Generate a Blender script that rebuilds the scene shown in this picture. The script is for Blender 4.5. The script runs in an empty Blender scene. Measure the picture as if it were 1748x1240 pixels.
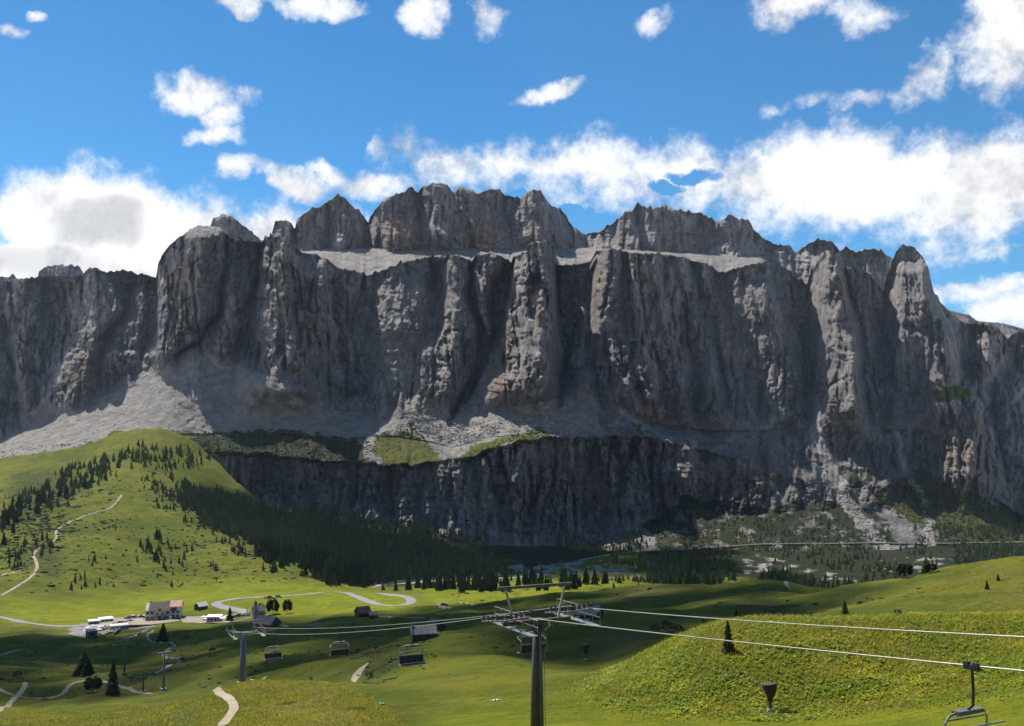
import bpy, bmesh, math, random, time
import numpy as np
from mathutils import Vector, Matrix
T0 = time.time()
sc = bpy.context.scene
COL = sc.collection
rad = math.radians

# ------------------------------------------------------------------ camera
FPX, W0, H0, HOR = 1700.0, 1748.0, 1240.0, 760.0
PITCH = math.atan((HOR - H0 / 2) / FPX)
cam_d = bpy.data.cameras.new('camera')
cam_d.sensor_width = 36.0
cam_d.lens = FPX / W0 * 36.0
cam_d.clip_start, cam_d.clip_end = 1.0, 30000.0
cam = bpy.data.objects.new('camera', cam_d)
cam.rotation_euler = (math.pi / 2 + PITCH, 0, 0)
COL.objects.link(cam)
sc.camera = cam
CP, SP = math.cos(PITCH), math.sin(PITCH)

def W(px, py, Y):
    """the point at distance Y (metres north) seen at a place of the photograph"""
    u = (np.asarray(px, float) - W0 / 2) / FPX
    w = (H0 / 2 - np.asarray(py, float)) / FPX
    dy = CP - w * SP
    dz = SP + w * CP
    return np.stack([u * Y / dy, Y + 0 * u, dz * Y / dy], -1)

def P(x, y, z):
    """the inverse of W: photograph place of a world point"""
    d = y * CP + z * SP
    return W0 / 2 + FPX * x / d, H0 / 2 - FPX * (-y * SP + z * CP) / d

# ------------------------------------------------------------------ light
SUN_AZ, SUN_EL = 36.0, 54.0           # degrees left of north, above the horizon
SUNV = np.array([-math.sin(rad(SUN_AZ)) * math.cos(rad(SUN_EL)),
                 math.cos(rad(SUN_AZ)) * math.cos(rad(SUN_EL)), math.sin(rad(SUN_EL))])
sun_d = bpy.data.lights.new('sun', 'SUN')
sun_d.energy, sun_d.angle, sun_d.color = 4.6, rad(0.53), (1.0, 0.95, 0.86)
sun = bpy.data.objects.new('sun', sun_d)
sun.rotation_euler = Vector(-SUNV).to_track_quat('-Z', 'Y').to_euler()
sun.location = (-300, 0, 900)
COL.objects.link(sun)
vs = sc.view_settings
vs.view_transform, vs.look, vs.exposure, vs.gamma = 'Standard', 'None', 0.72, 1.0
vs.use_curve_mapping = False
cy = sc.cycles
cy.max_bounces, cy.diffuse_bounces, cy.glossy_bounces, cy.transmission_bounces, cy.transparent_max_bounces = 6, 2, 2, 4, 8
cy.use_denoising = True

# ------------------------------------------------------------------ shader expression helper
class E:
    """a shader socket with arithmetic"""
    def __init__(s, nt, sock): s.nt, s.s = nt, sock
    def _m(s, op, *a, clamp=False):
        n = s.nt.nodes.new('ShaderNodeMath'); n.operation = op; n.use_clamp = clamp
        for i, v in enumerate((s,) + a):
            if isinstance(v, E): s.nt.links.new(v.s, n.inputs[i])
            else: n.inputs[i].default_value = v
        return E(s.nt, n.outputs[0])
    def __add__(s, o): return s._m('ADD', o)
    __radd__ = __add__
    def __sub__(s, o): return s._m('SUBTRACT', o)
    def __rsub__(s, o): return (s * -1.0) + o
    def __mul__(s, o): return s._m('MULTIPLY', o)
    __rmul__ = __mul__
    def __truediv__(s, o): return s._m('DIVIDE', o)
    def mx(s, o): return s._m('MAXIMUM', o)
    def mn(s, o): return s._m('MINIMUM', o)
    def clamp(s): return s._m('ADD', 0.0, clamp=True)
    def smooth(s, a, b, lo=0.0, hi=1.0):
        n = s.nt.nodes.new('ShaderNodeMapRange'); n.interpolation_type = 'SMOOTHSTEP'
        s.nt.links.new(s.s, n.inputs[0])
        for i, v in zip((1, 2, 3, 4), (a, b, lo, hi)): n.inputs[i].default_value = v
        return E(s.nt, n.outputs[0])
    def ramp01(s, a, b, lo=0.0, hi=1.0):
        n = s.nt.nodes.new('ShaderNodeMapRange'); n.clamp = True
        s.nt.links.new(s.s, n.inputs[0])
        for i, v in zip((1, 2, 3, 4), (a, b, lo, hi)): n.inputs[i].default_value = v
        return E(s.nt, n.outputs[0])

def vnoise(nt, vec, scale, detail=4, rough=0.55, vscale=None, off=(0, 0, 0), color=False, dist=0.0):
    if vscale is not None or off != (0, 0, 0):
        m = nt.nodes.new('ShaderNodeMapping')
        m.inputs['Scale'].default_value = vscale or (1, 1, 1)
        m.inputs['Location'].default_value = off
        nt.links.new(vec, m.inputs['Vector']); vec = m.outputs[0]
    n = nt.nodes.new('ShaderNodeTexNoise')
    n.inputs['Scale'].default_value = scale
    n.inputs['Detail'].default_value = detail
    n.inputs['Roughness'].default_value = rough
    n.inputs['Distortion'].default_value = dist
    nt.links.new(vec, n.inputs['Vector'])
    return n.outputs['Color'] if color else E(nt, n.outputs[0])

def mixc(nt, fac, a, b, blend='MIX'):
    n = nt.nodes.new('ShaderNodeMix'); n.data_type = 'RGBA'; n.blend_type = blend
    if isinstance(fac, E): nt.links.new(fac.s, n.inputs[0])
    else: n.inputs[0].default_value = fac
    for v, i in ((a, 6), (b, 7)):
        if isinstance(v, tuple): n.inputs[i].default_value = v if len(v) == 4 else v + (1,)
        else: nt.links.new(v, n.inputs[i])
    return n.outputs[2]

# ------------------------------------------------------------------ sky
world = bpy.data.worlds.new('World'); sc.world = world
world.use_nodes = True
def build_sky():
    nt = world.node_tree; nt.nodes.clear()
    out = nt.nodes.new('ShaderNodeOutputWorld')
    sky = nt.nodes.new('ShaderNodeTexSky'); sky.sky_type = 'NISHITA'
    sky.sun_disc = False
    sky.sun_elevation, sky.sun_rotation = rad(SUN_EL), rad(-SUN_AZ)
    sky.altitude, sky.air_density, sky.dust_density, sky.ozone_density = 2200, 1.0, 0.35, 3.0
    hs = nt.nodes.new('ShaderNodeHueSaturation')
    hs.inputs['Saturation'].default_value = 1.14
    hs.inputs['Value'].default_value = 0.86
    nt.links.new(sky.outputs[0], hs.inputs['Color'])
    tc = nt.nodes.new('ShaderNodeTexCoord'); V = tc.outputs['Generated']
    sep = nt.nodes.new('ShaderNodeSeparateXYZ'); nt.links.new(V, sep.inputs[0])
    x, y, z = (E(nt, s) for s in sep.outputs)
    az0 = x._m('ARCTAN2', y) * 1000.0            # milliradians, east positive
    el0 = z._m('ARCSINE') * 1000.0
    n1 = vnoise(nt, V, 9.0, 9, 0.6); n2 = vnoise(nt, V, 9.0, 9, 0.6, off=(5.3, 2.1, 7.7))
    n3 = vnoise(nt, V, 34.0, 8, 0.62, off=(1.3, 9.1, 3.7))
    n5 = vnoise(nt, V, 95.0, 6, 0.65, off=(6.3, 1.1, 2.7))
    n4 = vnoise(nt, V, 3.2, 6, 0.6, off=(4.3, 3.1, 8.7))
    az = az0 + (n1 - 0.5) * 95.0
    el = el0 + (n2 - 0.5) * 70.0
    def ae(px, py):
        p = W(px, py, 1.0); r = np.linalg.norm(p)
        return math.atan2(p[0], p[1]) * 1000, math.asin(p[2] / r) * 1000
    def curve(pts, aout):
        n = nt.nodes.new('ShaderNodeFloatCurve')
        t = (az + math.pi * 1000) / (2 * math.pi * 1000)
        nt.links.new(t.s, n.inputs['Value'])
        c = n.mapping.curves[0]
        pts = sorted([(ae(*p)) for p in pts] + aout)
        pts = [((a + math.pi * 1000) / (2 * math.pi * 1000), e / 800.0) for a, e in pts]
        while len(c.points) < len(pts): c.points.new(0.5, 0.5)
        for q, p in zip(c.points, pts):
            q.location = p; q.handle_type = 'VECTOR'
        n.mapping.update()
        return E(nt, n.outputs[0]) * 800.0
    topL = [(-200, 330), (0, 335), (20, 300), (60, 272), (120, 260), (200, 275), (250, 305), (290, 302), (340, 318), (410, 342), (450, 325), (540, 336), (600, 342), (650, 348), (700, 420)]
    aL = [(-3141, 150), (-2300, 250), (-1700, 160), (-1200, 260), (-800, 180), (560, 0), (1200, 0), (1800, 30), (2500, 200), (3141, 150)]
    topR = [(560, 520), (600, 228), (640, 212), (690, 220), (760, 233), (850, 232), (905, 265), (960, 262), (1040, 238), (1110, 255), (1190, 228), (1250, 262), (1320, 228), (1400, 215), (1450, 193), (1500, 222), (1600, 228), (1700, 218), (1748, 212), (1950, 240)]
    aR = [(-3141, 120), (-2000, 0), (-900, 0), (900, 280), (1400, 220), (1900, 300), (2600, 200), (3141, 120)]
    botR = [(560, 240), (600, 236), (660, 262), (700, 296), (760, 322), (830, 325), (900, 335), (960, 360), (1060, 362), (1110, 352), (1180, 362), (1250, 375), (1330, 398), (1420, 408), (1500, 412), (1600, 432), (1660, 440), (1700, 425), (1748, 375), (1950, 380)]
    aB = [(-3141, 120), (-2000, 100), (-900, 60), (900, 150), (1400, 120), (1900, 160), (2600, 100), (3141, 120)]
    S = 20.0
    fL = (curve(topL, aL) - el) / S
    fR = ((curve(topR, aR) - el) / S).mn((el - curve(botR, aB)) / (S * 1.5))
    field = fL.mx(fR)
    blobs = [(320, 168, 58, 26, 10, .9), (372, 208, 30, 32, 40, .8), (362, 242, 48, 15, 0, .8), (418, 178, 20, 16, 0, .3), (395, 292, 38, 16, 12, .7), (490, 308, 62, 18, -8, .8),
             (548, 292, 30, 16, 0, .8), (640, 304, 70, 24, 0, .9), (395, 5, 34, 18, 0, .9), (540, 8, 74, 15, 0, .9), (725, 20, 34, 36, -30, .8), (822, 28, 32, 34, 40, .7),
             (940, 160, 56, 14, 8, .8), (1120, 42, 32, 15, 30, .5), (1345, 15, 70, 30, 10, .8), (1475, 20, 48, 26, -20, .4), (1715, 55, 66, 85, -15, 1.1), (1585, 130, 26, 48, -35, .6), (1555, 160, 34, 20, 30, .4),
             (1462, 166, 36, 14, 0, .4), (1300, 185, 20, 13, 0, .5), (1360, 175, 34, 9, 10, .3), (8, 48, 16, 12, 0, .6), (55, 24, 12, 6, 0, .4), (1660, 492, 90, 16, 3, .8), (1715, 528, 56, 32, 0, .9), (1640, 545, 40, 20, 0, .4), (1660, 425, 50, 20, 0, .6)]
    for (px, py, rx, ry, rot, st) in blobs:
        a, e = ae(px, py)
        k = 1000 / FPX * 1.15
        rx, ry = rx * k, ry * k
        c, s_ = math.cos(rad(rot)), math.sin(rad(rot))
        da, de = az - a, el - e
        p = (da * (c / rx)) + (de * (s_ / rx)); q = (de * (c / ry)) - (da * (s_ / ry))
        f = ((p * p + q * q) * -1.0 + 1.0) * (1.5 * st)
        field = field.mx(f)
    # the rest of the sky carries the same broken cumulus
    far = (az0._m('ABSOLUTE').smooth(560, 800)).mx(el0.smooth(470, 640))
    field = field.mx((n4 * 12.0 - 7.2) * far - (1.0 - far) * 5.0)
    hole = None
    for (px, py, rx, ry) in [(1185, 298, 48, 12), (1135, 318, 36, 9), (15, 400, 34, 16), (265, 445, 16, 14), (1000, 372, 44, 12), (870, 332, 26, 9)]:
        a, e = ae(px, py); k = 1000 / FPX * 1.15
        p = (az - a) / (rx * k); q = (el - e) / (ry * k)
        f = (1.0 - (p * p + q * q)) * 2.2
        hole = f if hole is None else hole.mx(f)
    field = field - hole.mx(0.0) * 1.0
    dens = (field.mn(2.6) + (n3 - 0.5) * 3.2 + (n5 - 0.5) * 1.2 + (n1 - 0.5) * 1.8).smooth(-0.40, 1.45)
    # thin grey undersides
    a, e = ae(178, 385)
    p = (az0 - a + (n1 - .5) * 90) / 50.0; q = (el0 - e + (n2 - .5) * 70) / 28.0
    g = ((0.75 - (p * p * p * p + q * q * q * q)) + (n1 - 0.5) * 1.2 + (n3 - 0.5) * 0.9).smooth(0.0, 1.1)
    a, e = ae(60, 445)
    p = (az0 - a + (n2 - .5) * 60) / 70.0; q = (el0 - e + (n1 - .5) * 30) / 16.0
    g2 = (1.0 - (p * p + q * q)).smooth(-0.2, 1.0) * 0.5
    soft = (n4 + (n2 - 0.5) * 0.5).smooth(0.5, 0.75) * 0.18
    n3b = vnoise(nt, V, 34.0, 8, 0.62, off=(1.3 - .25, 9.1, 3.7 + .45)); n1b = vnoise(nt, V, 9.0, 9, 0.6, off=(-.10, 0, .16))
    bill = ((n3b - n3) * 1.5 + (n1b - n1) * 2.2 + 0.03).clamp() * (1.0 - dens.smooth(.3, .9) * .2)  # billow shading put into the cloud colour by noise shifted towards the sun
    grey = (g.mx(g2) * 0.72 + soft + bill).clamp()
    ccol = mixc(nt, grey, (1.0, 1.0, 1.0), (0.36, 0.37, 0.40))
    b1 = nt.nodes.new('ShaderNodeBackground'); b1.inputs[1].default_value = 0.092
    nt.links.new(mixc(nt, 1.0, hs.outputs[0], (0.50, 0.93, 1.0), 'MULTIPLY'), b1.inputs[0])
    b2 = nt.nodes.new('ShaderNodeBackground'); b2.inputs[1].default_value = 0.66
    nt.links.new(ccol, b2.inputs[0])
    mix = nt.nodes.new('ShaderNodeMixShader')
    nt.links.new(dens.s, mix.inputs[0]); nt.links.new(b1.outputs[0], mix.inputs[1]); nt.links.new(b2.outputs[0], mix.inputs[2])
    nt.links.new(mix.outputs[0], out.inputs[0])
build_sky()

# ------------------------------------------------------------------ numpy noise
_rng = np.random.default_rng(7)
_perm = _rng.permutation(512).astype(np.int64)
_ang = _rng.uniform(0, 2 * math.pi, 512)
_gx, _gy = np.cos(_ang), np.sin(_ang)
def pn(x, y, seed=0):
    """2-D gradient noise, about -1..1"""
    x = np.asarray(x, float) + seed * 17.37; y = np.asarray(y, float) - seed * 9.71
    xi = np.floor(x).astype(np.int64); yi = np.floor(y).astype(np.int64)
    xf, yf = x - xi, y - yi
    u = xf * xf * xf * (xf * (xf * 6 - 15) + 10); v = yf * yf * yf * (yf * (yf * 6 - 15) + 10)
    def g(a, b, dx, dy):
        h = _perm[(_perm[a & 511] + b + seed * 31) & 511]
        return _gx[h] * dx + _gy[h] * dy
    n00, n10 = g(xi, yi, xf, yf), g(xi + 1, yi, xf - 1, yf)
    n01, n11 = g(xi, yi + 1, xf, yf - 1), g(xi + 1, yi + 1, xf - 1, yf - 1)
    a = n00 + u * (n10 - n00); b = n01 + u * (n11 - n01)
    return (a + v * (b - a)) * 1.5
def fbm(x, y, oct=4, seed=0, gain=0.5):
    s = 0; a = 1.0; t = 0
    for i in range(oct):
        s = s + a * pn(x, y, seed + i); t += a
        x = x * 2.03; y = y * 2.03; a *= gain
    return s / t
def ridged(x, y, oct=3, seed=0):
    s = 0; a = 1.0; t = 0
    for i in range(oct):
        s = s + a * (1 - 2 * np.abs(pn(x, y, seed + i))); t += a
        x = x * 2.1; y = y * 2.1; a *= 0.5
    return s / t
def _h(ix, iy, k):
    v = (ix * 73856093) ^ (iy * 19349663) ^ (k * 83492791)
    v = (v ^ (v >> 13)) * 1274126177
    return ((v ^ (v >> 16)) & 0xffff) / 65535.0
def facet(x, y, seed=0):
    """broken rock: the upper hull of skewed, jittered pyramids with sharp creases between them"""
    xi = np.floor(x).astype(np.int64); yi = np.floor(y).astype(np.int64); best = np.full(np.shape(x), -9.0)
    for i in (-1, 0, 1):
        for j in (-1, 0, 1):
            cx, cy_ = xi + i, yi + j; k = seed * 16
            dx = x - cx - _h(cx, cy_, k + 1); dy = y - cy_ - _h(cx, cy_, k + 2)
            dx = dx + (_h(cx, cy_, k + 3) - .5) * 1.1 * dy
            v = _h(cx, cy_, k + 4) * .9 - (.35 + 1.5 * _h(cx, cy_, k + 5)) * np.maximum(0, dx) - (.35 + 1.5 * _h(cx, cy_, k + 6)) * np.maximum(0, -dx) - (.3 + .9 * _h(cx, cy_, k + 7)) * np.abs(dy)
            best = np.maximum(best, v)
    return best - .25
def sst(e0, e1, x):
    t = np.clip((x - e0) / (e1 - e0), 0, 1); return t * t * (3 - 2 * t)
def inpoly(px, py, poly):
    poly = np.asarray(poly, float); r = np.zeros(px.shape, bool); n = len(poly)
    for i in range(n):
        x0, y0 = poly[i]; x1, y1 = poly[(i + 1) % n]
        if y0 == y1: continue
        c = ((y0 > py) != (y1 > py)) & (px < (x1 - x0) * (py - y0) / (y1 - y0) + x0)
        r ^= c
    return r
def linedist(px, py, pl):
    d = np.full(px.shape, 1e9)
    pl = np.asarray(pl, float)
    for (x0, y0), (x1, y1) in zip(pl[:-1], pl[1:]):
        L = (x1 - x0) ** 2 + (y1 - y0) ** 2 + 1e-9
        t = np.clip(((px - x0) * (x1 - x0) + (py - y0) * (y1 - y0)) / L, 0, 1)
        d = np.minimum(d, np.hypot(px - x0 - t * (x1 - x0), py - y0 - t * (y1 - y0)))
    return d

# ------------------------------------------------------------------ mesh helpers
def new_mesh(name, verts, faces, mat=None, smooth=True, attrs=None):
    me = bpy.data.meshes.new(name)
    verts = np.asarray(verts, np.float32); faces = np.asarray(faces, np.int32)
    me.vertices.add(len(verts)); me.vertices.foreach_set('co', verts.ravel())
    k = faces.shape[1]
    me.loops.add(faces.size); me.loops.foreach_set('vertex_index', faces.ravel())
    me.polygons.add(len(faces)); me.polygons.foreach_set('loop_start', np.arange(0, faces.size, k, dtype=np.int32))
    me.polygons.foreach_set('loop_total', np.full(len(faces), k, np.int32))
    me.update(calc_edges=True)
    me.polygons.foreach_set('use_smooth', np.full(len(faces), smooth, bool))
    for kx, v in (attrs or {}).items():
        a = me.attributes.new(kx, 'FLOAT', 'POINT'); a.data.foreach_set('value', np.asarray(v, np.float32).ravel())
    if mat: me.materials.append(mat)
    return me
def grid_faces(nr, nc):
    i = np.arange(nr * nc).reshape(nr, nc)
    return np.stack([i[:-1, :-1], i[1:, :-1], i[1:, 1:], i[:-1, 1:]], -1).reshape(-1, 4)
def link(name, me, parent=None, loc=None):
    o = bpy.data.objects.new(name, me); COL.objects.link(o)
    if parent is not None: o.parent = parent
    if loc is not None: o.location = loc
    return o
def tag(o, label=None, cat=None, group=None, kind=None):
    if label: o['label'] = label
    if cat: o['category'] = cat
    if group: o['group'] = group
    if kind: o['kind'] = kind
    return o

# ------------------------------------------------------------------ materials
def mat_new(name, rough=0.9, spec=0.2):
    m = bpy.data.materials.new(name); m.use_nodes = True
    nt = m.node_tree; b = nt.nodes['Principled BSDF']
    b.inputs['Roughness'].default_value = rough
    b.inputs['Specular IOR Level'].default_value = spec
    return m, nt, b
def attr(nt, name):
    n = nt.nodes.new('ShaderNodeAttribute'); n.attribute_name = name
    return E(nt, n.outputs['Fac'])
def bump(nt, b, h, strength, dist):
    n = nt.nodes.new('ShaderNodeBump'); n.inputs['Strength'].default_value = strength; n.inputs['Distance'].default_value = dist
    nt.links.new(h.s, n.inputs['Height']); nt.links.new(n.outputs[0], b.inputs['Normal'])
def objco(nt):
    return nt.nodes.new('ShaderNodeTexCoord').outputs['Object']

def make_rock():
    m, nt, b = mat_new('dolomite_rock', 0.95, 0.1)
    co = objco(nt)
    big = vnoise(nt, co, 0.0045, 5, 0.6)
    streak = vnoise(nt, co, 1.0, 7, 0.62, vscale=(0.026, 0.026, 0.009))
    streak2 = vnoise(nt, co, 1.0, 6, 0.65, vscale=(0.085, 0.085, 0.026), off=(31, 7, 3))
    fine = vnoise(nt, co, 0.11, 8, 0.7)
    strata = vnoise(nt, co, 1.0, 5, 0.6, vscale=(0.004, 0.004, 0.12))
    c = mixc(nt, streak.smooth(0.35, 0.68), (0.205, 0.192, 0.190), (0.42, 0.385, 0.36))
    c = mixc(nt, (big + (streak2 - 0.5) * 0.9).smooth(0.50, 0.70) * 0.6, c, (0.37, 0.295, 0.235))
    c = mixc(nt, (attr(nt, 'ochre') + (streak2 - .5) * 1.6 + (fine - .5) * .6).smooth(.35, .8) * .85, c, (0.43, 0.265, 0.15))
    c = mixc(nt, streak2.smooth(0.51, 0.66) * 0.75, c, (0.068, 0.068, 0.080))
    c = mixc(nt, strata.smooth(0.5, 0.62) * 0.35, c, (0.34, 0.32, 0.31))
    line = 1.0 - (streak - 0.5)._m('ABSOLUTE').smooth(0.0, 0.022)
    line2 = 1.0 - (fine - 0.5)._m('ABSOLUTE').smooth(0.0, 0.03)
    c = mixc(nt, (line * 0.6).mx(line2 * 0.4), c, (0.052, 0.052, 0.06))
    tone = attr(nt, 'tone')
    sc_ = (attr(nt, 'scree') + (fine - 0.5) * 0.5).smooth(0.3, 0.7)
    scol = mixc(nt, vnoise(nt, co, 0.05, 8, 0.7).smooth(0.35, 0.7), (0.235, 0.220, 0.200), (0.40, 0.375, 0.34))
    c = mixc(nt, sc_, c, scol)
    vg = (attr(nt, 'veg') + (fine - 0.5) * 1.0 + (vnoise(nt, co, 0.028, 6, .65) - 0.5) * 1.3).smooth(0.4, 0.58)
    vcol = mixc(nt, vnoise(nt, co, 0.035, 6, 0.65).smooth(0.4, 0.65), (0.135, 0.14, 0.022), (0.070, 0.085, 0.018))
    dk = mixc(nt, fine.smooth(0.4, 0.65), (0.026, 0.036, 0.013), (0.062, 0.074, 0.026))
    vcol = mixc(nt, attr(nt, 'scrub').smooth(0.3, 0.7), vcol, dk)
    c = mixc(nt, vg, c, vcol)
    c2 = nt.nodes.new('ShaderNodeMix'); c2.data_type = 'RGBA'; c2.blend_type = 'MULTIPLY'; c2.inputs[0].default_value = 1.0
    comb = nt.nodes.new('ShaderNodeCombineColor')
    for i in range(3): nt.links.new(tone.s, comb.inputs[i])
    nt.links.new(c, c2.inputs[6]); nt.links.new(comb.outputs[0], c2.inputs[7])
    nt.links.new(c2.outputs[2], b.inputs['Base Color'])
    bump(nt, b, fine * 1.0 + streak2 * 1.0 + vnoise(nt, co, .4, 5, .7) * .35, 1.0, 6.5)
    return m
ROCK = make_rock()

def make_ground():
    m, nt, b = mat_new('alpine_meadow', 0.95, 0.08)
    co = objco(nt)
    n_big = vnoise(nt, co, 0.012, 6, 0.6)
    n_mid = vnoise(nt, co, 0.07, 6, 0.65)
    n_fine = vnoise(nt, co, 0.9, 6, 0.7)
    n_tuft = vnoise(nt, co, 3.0, 4, 0.7)
    ter = vnoise(nt, co, 1.0, 5, 0.6, vscale=(0.01, 0.01, 0.5))
    n_spot = vnoise(nt, co, 0.28, 7, 0.72)
    n_pat = vnoise(nt, co, 0.03, 7, 0.7, dist=.6)
    c = mixc(nt, (n_mid + (n_big - .5)).smooth(0.38, 0.66), (0.088, 0.110, 0.010), (0.158, 0.158, 0.017))
    c = mixc(nt, n_fine.smooth(0.45, 0.72) * 0.6, c, (0.060, 0.080, 0.010))
    c = mixc(nt, n_tuft.smooth(0.55, 0.75) * 0.35, c, (0.20, 0.18, 0.03))
    c = mixc(nt, ter.smooth(0.52, 0.72) * 0.4, c, (0.125, 0.105, 0.042))
    c = mixc(nt, n_spot.smooth(0.55, 0.66) * 0.75, c, (0.042, 0.056, 0.009))
    c = mixc(nt, n_pat.smooth(0.54, 0.66) * 0.55, c, (0.18, 0.15, 0.032))
    mow = attr(nt, 'mow')
    mc = mixc(nt, (n_fine * .5 + n_mid + n_spot * .5 - 0.5).smooth(0.35, 0.68), (0.135, 0.165, 0.009), (0.220, 0.226, 0.012))
    c = mixc(nt, mow, c, mc)
    c = mixc(nt, (attr(nt, 'dry') + (n_mid - .5) * .8).smooth(0.35, 0.8) * 0.8, c, (0.155, 0.125, 0.048))
    c = mixc(nt, (attr(nt, 'rough') + (n_mid - .5) * 1.2 + (n_fine - .5) * .5).smooth(0.4, 0.75) * 0.85, c, (0.040, 0.055, 0.014))
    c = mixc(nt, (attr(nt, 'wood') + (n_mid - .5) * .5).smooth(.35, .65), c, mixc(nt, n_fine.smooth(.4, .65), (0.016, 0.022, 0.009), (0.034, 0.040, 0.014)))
    gr = vnoise(nt, co, 0.25, 8, 0.7)
    gravel = mixc(nt, gr.smooth(0.3, 0.7), (0.20, 0.19, 0.175), (0.36, 0.34, 0.315))
    c = mixc(nt, (attr(nt, 'dirt') + (n_mid - .5) * .7 + (n_fine - .5) * .3).smooth(0.4, 0.65), c, gravel)
    nt.links.new(c, b.inputs['Base Color'])
    bump(nt, b, n_fine * 1.0 + n_tuft * 0.5 + n_mid * 3.0 + n_spot * 3.0, 0.9, 0.8)
    return m
GROUND = make_ground()
# ------------------------------------------------------------------ ground: heights interpolated through surveyed points
CTRL = [  # place in the photograph, distance north (m)
 # near meadow
 (874,1240,92),(700,1240,95),(560,1240,102),(1100,1240,90),(1300,1238,90),(1500,1240,82),(1748,1240,70),(1950,1240,66),
 (1010,1178,118),(1080,1212,106),(1200,1222,101),(1330,1225,99),(1500,1210,95),(1640,1190,93),(1748,1165,92),(1950,1140,92),
 # bank on the right and its brow
 (1040,1158,135),(1100,1115,140),(1160,1085,137),(1225,1064,130),(1300,1062,125),(1400,1062,124),(1500,1057,124),(1600,1049,126),(1748,1047,126),(1950,1045,130),
 (1250,1140,113),(1400,1140,110),(1550,1130,109),(1700,1110,109),
 # left knoll
 (400,1240,112),(200,1240,125),(0,1240,150),(-200,1240,160),(450,1200,128),(620,1215,112),(350,1185,150),(410,1162,154),(480,1160,150),(540,1166,146),(600,1186,132),(660,1222,112),
 (300,1200,170),(250,1225,150),
 # saddle below
 (760,1190,128),(750,1165,160),(850,1160,150),(950,1160,140),(850,1110,215),(930,1090,250),(1000,1122,205),(1000,1080,270),
 (640,1140,210),(600,1128,235),(660,1110,280),(560,1140,260),(720,1088,330),(800,1068,370),(760,1050,440),(620,1052,520),(500,1085,400),(450,1120,330),
 (1000,1052,330),(1100,1060,290),(1150,1073,255),(1080,1090,220),
 # left valley
 (300,1150,330),(200,1160,330),(200,1180,280),(100,1200,250),(0,1215,210),(-200,1210,210),(0,1150,340),(-200,1150,340),(200,1100,490),(350,1100,450),(100,1080,580),(0,1090,540),(-200,1080,560),
 (380,1065,620),(330,1068,640),
 # pass
 (280,1054,680),(330,1052,680),(190,1068,655),(100,1072,640),(0,1060,650),(-200,1045,680),(380,1048,690),(440,1053,660),
 (450,1025,715),(370,1030,725),(560,1012,755),(600,1018,735),(700,1024,700),(620,1036,660),(540,1030,690),(710,1032,660),(760,1030,680),(830,1022,700),
 (280,1022,800),(200,1035,760),(100,1035,740),(400,998,890),(300,1000,880),(200,1005,840),(500,1000,870),
 # ridge with the path
 (10,1016,760),(70,985,830),(150,960,900),(-200,1000,760),(250,955,960),(60,950,910),(95,912,1000),(150,880,1080),(205,848,1160),(160,826,1230),(180,790,1350),(250,755,1440),(290,737,1490),
 (0,960,900),(0,900,1050),(50,880,1080),(-200,900,1050),(0,850,1190),(80,835,1240),(0,805,1400),(-200,800,1400),(130,790,1400),
 (250,880,1120),(300,840,1280),(330,900,1110),(400,940,1020),(500,965,960),(560,985,930),(350,830,1370),(440,900,1250),(450,872,1400),(560,930,1230),(570,900,1400),
 (630,1001,900),(700,998,910),(650,960,1200),(760,985,1000),(760,950,1300),(700,920,1420),(850,988,960),(800,1008,790),(900,1008,780),(960,1003,800),(1040,1003,760),
 (850,955,1300),(950,965,1180),(1000,972,1080),(1100,985,1000),(950,935,1420),(1100,942,1400),
 # right ridge
 (1000,1013,470),(1100,1008,440),(1200,1000,420),(1280,993,405),(1340,988,400),(1400,1011,385),(1450,1004,375),(1500,995,362),(1600,975,342),(1748,953,320),(1950,930,310),
 (1200,1035,330),(1300,1035,310),(1400,1045,270),(1500,1030,270),(1600,1020,255),(1748,1015,240),(1950,1005,240),(1380,1056,195),(1550,1046,190),(1748,1035,190),(1950,1030,190),
 # beyond it
 (1250,985,1080),(1300,965,1200),(1400,985,1000),(1500,985,1050),(1600,970,1150),(1748,965,1200),(1950,960,1200),(1250,945,1380),(1450,945,1380),(1600,938,1400),(1748,936,1420),(1950,936,1420),
]
_c = [tuple(W(px, py, Y)) for px, py, Y in CTRL]
# hidden hollows and the slope up to the viewer: x/y, y, z
for u, Y, z in [(-.6,0,-1.7),(0,0,-1.7),(.6,0,-1.7),(0,-60,14),(-.6,-60,12),(.6,-60,16),(-.3,50,-15),(0,50,-16.5),(.3,50,-15),(-.6,60,-16),(.6,50,-12),(.02,70,-20.5),
                (.15,165,-36),(.3,160,-33),(.45,160,-32),(-.33,200,-54),(-.22,190,-53),(-.12,185,-43),(.1,650,-95),(.28,620,-100),(.45,560,-100),(.25,800,-122),(.5,900,-125),(-.06,760,-108)]:
    _c.append((u * max(Y, 30), Y, z))
_c = np.array(_c)
YO = 60.0
def _uv(x, y):
    d = y + YO + 30
    return np.stack([x / d * 1.6, np.log(d)], -1)
_cu = _uv(_c[:, 0], _c[:, 1]); _q = _c[:, 2] / (_c[:, 1] + YO + 30)
def _tps(r2): return 0.5 * r2 * np.log(r2 + 1e-12)
def _solve():
    n = len(_cu)
    K = _tps(((_cu[:, None] - _cu[None]) ** 2).sum(-1)) + np.eye(n) * 2e-4
    Pm = np.c_[np.ones(n), _cu]
    A = np.block([[K, Pm], [Pm.T, np.zeros((3, 3))]])
    return np.linalg.solve(A, np.r_[_q, 0, 0, 0])
_w = _solve()
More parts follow.
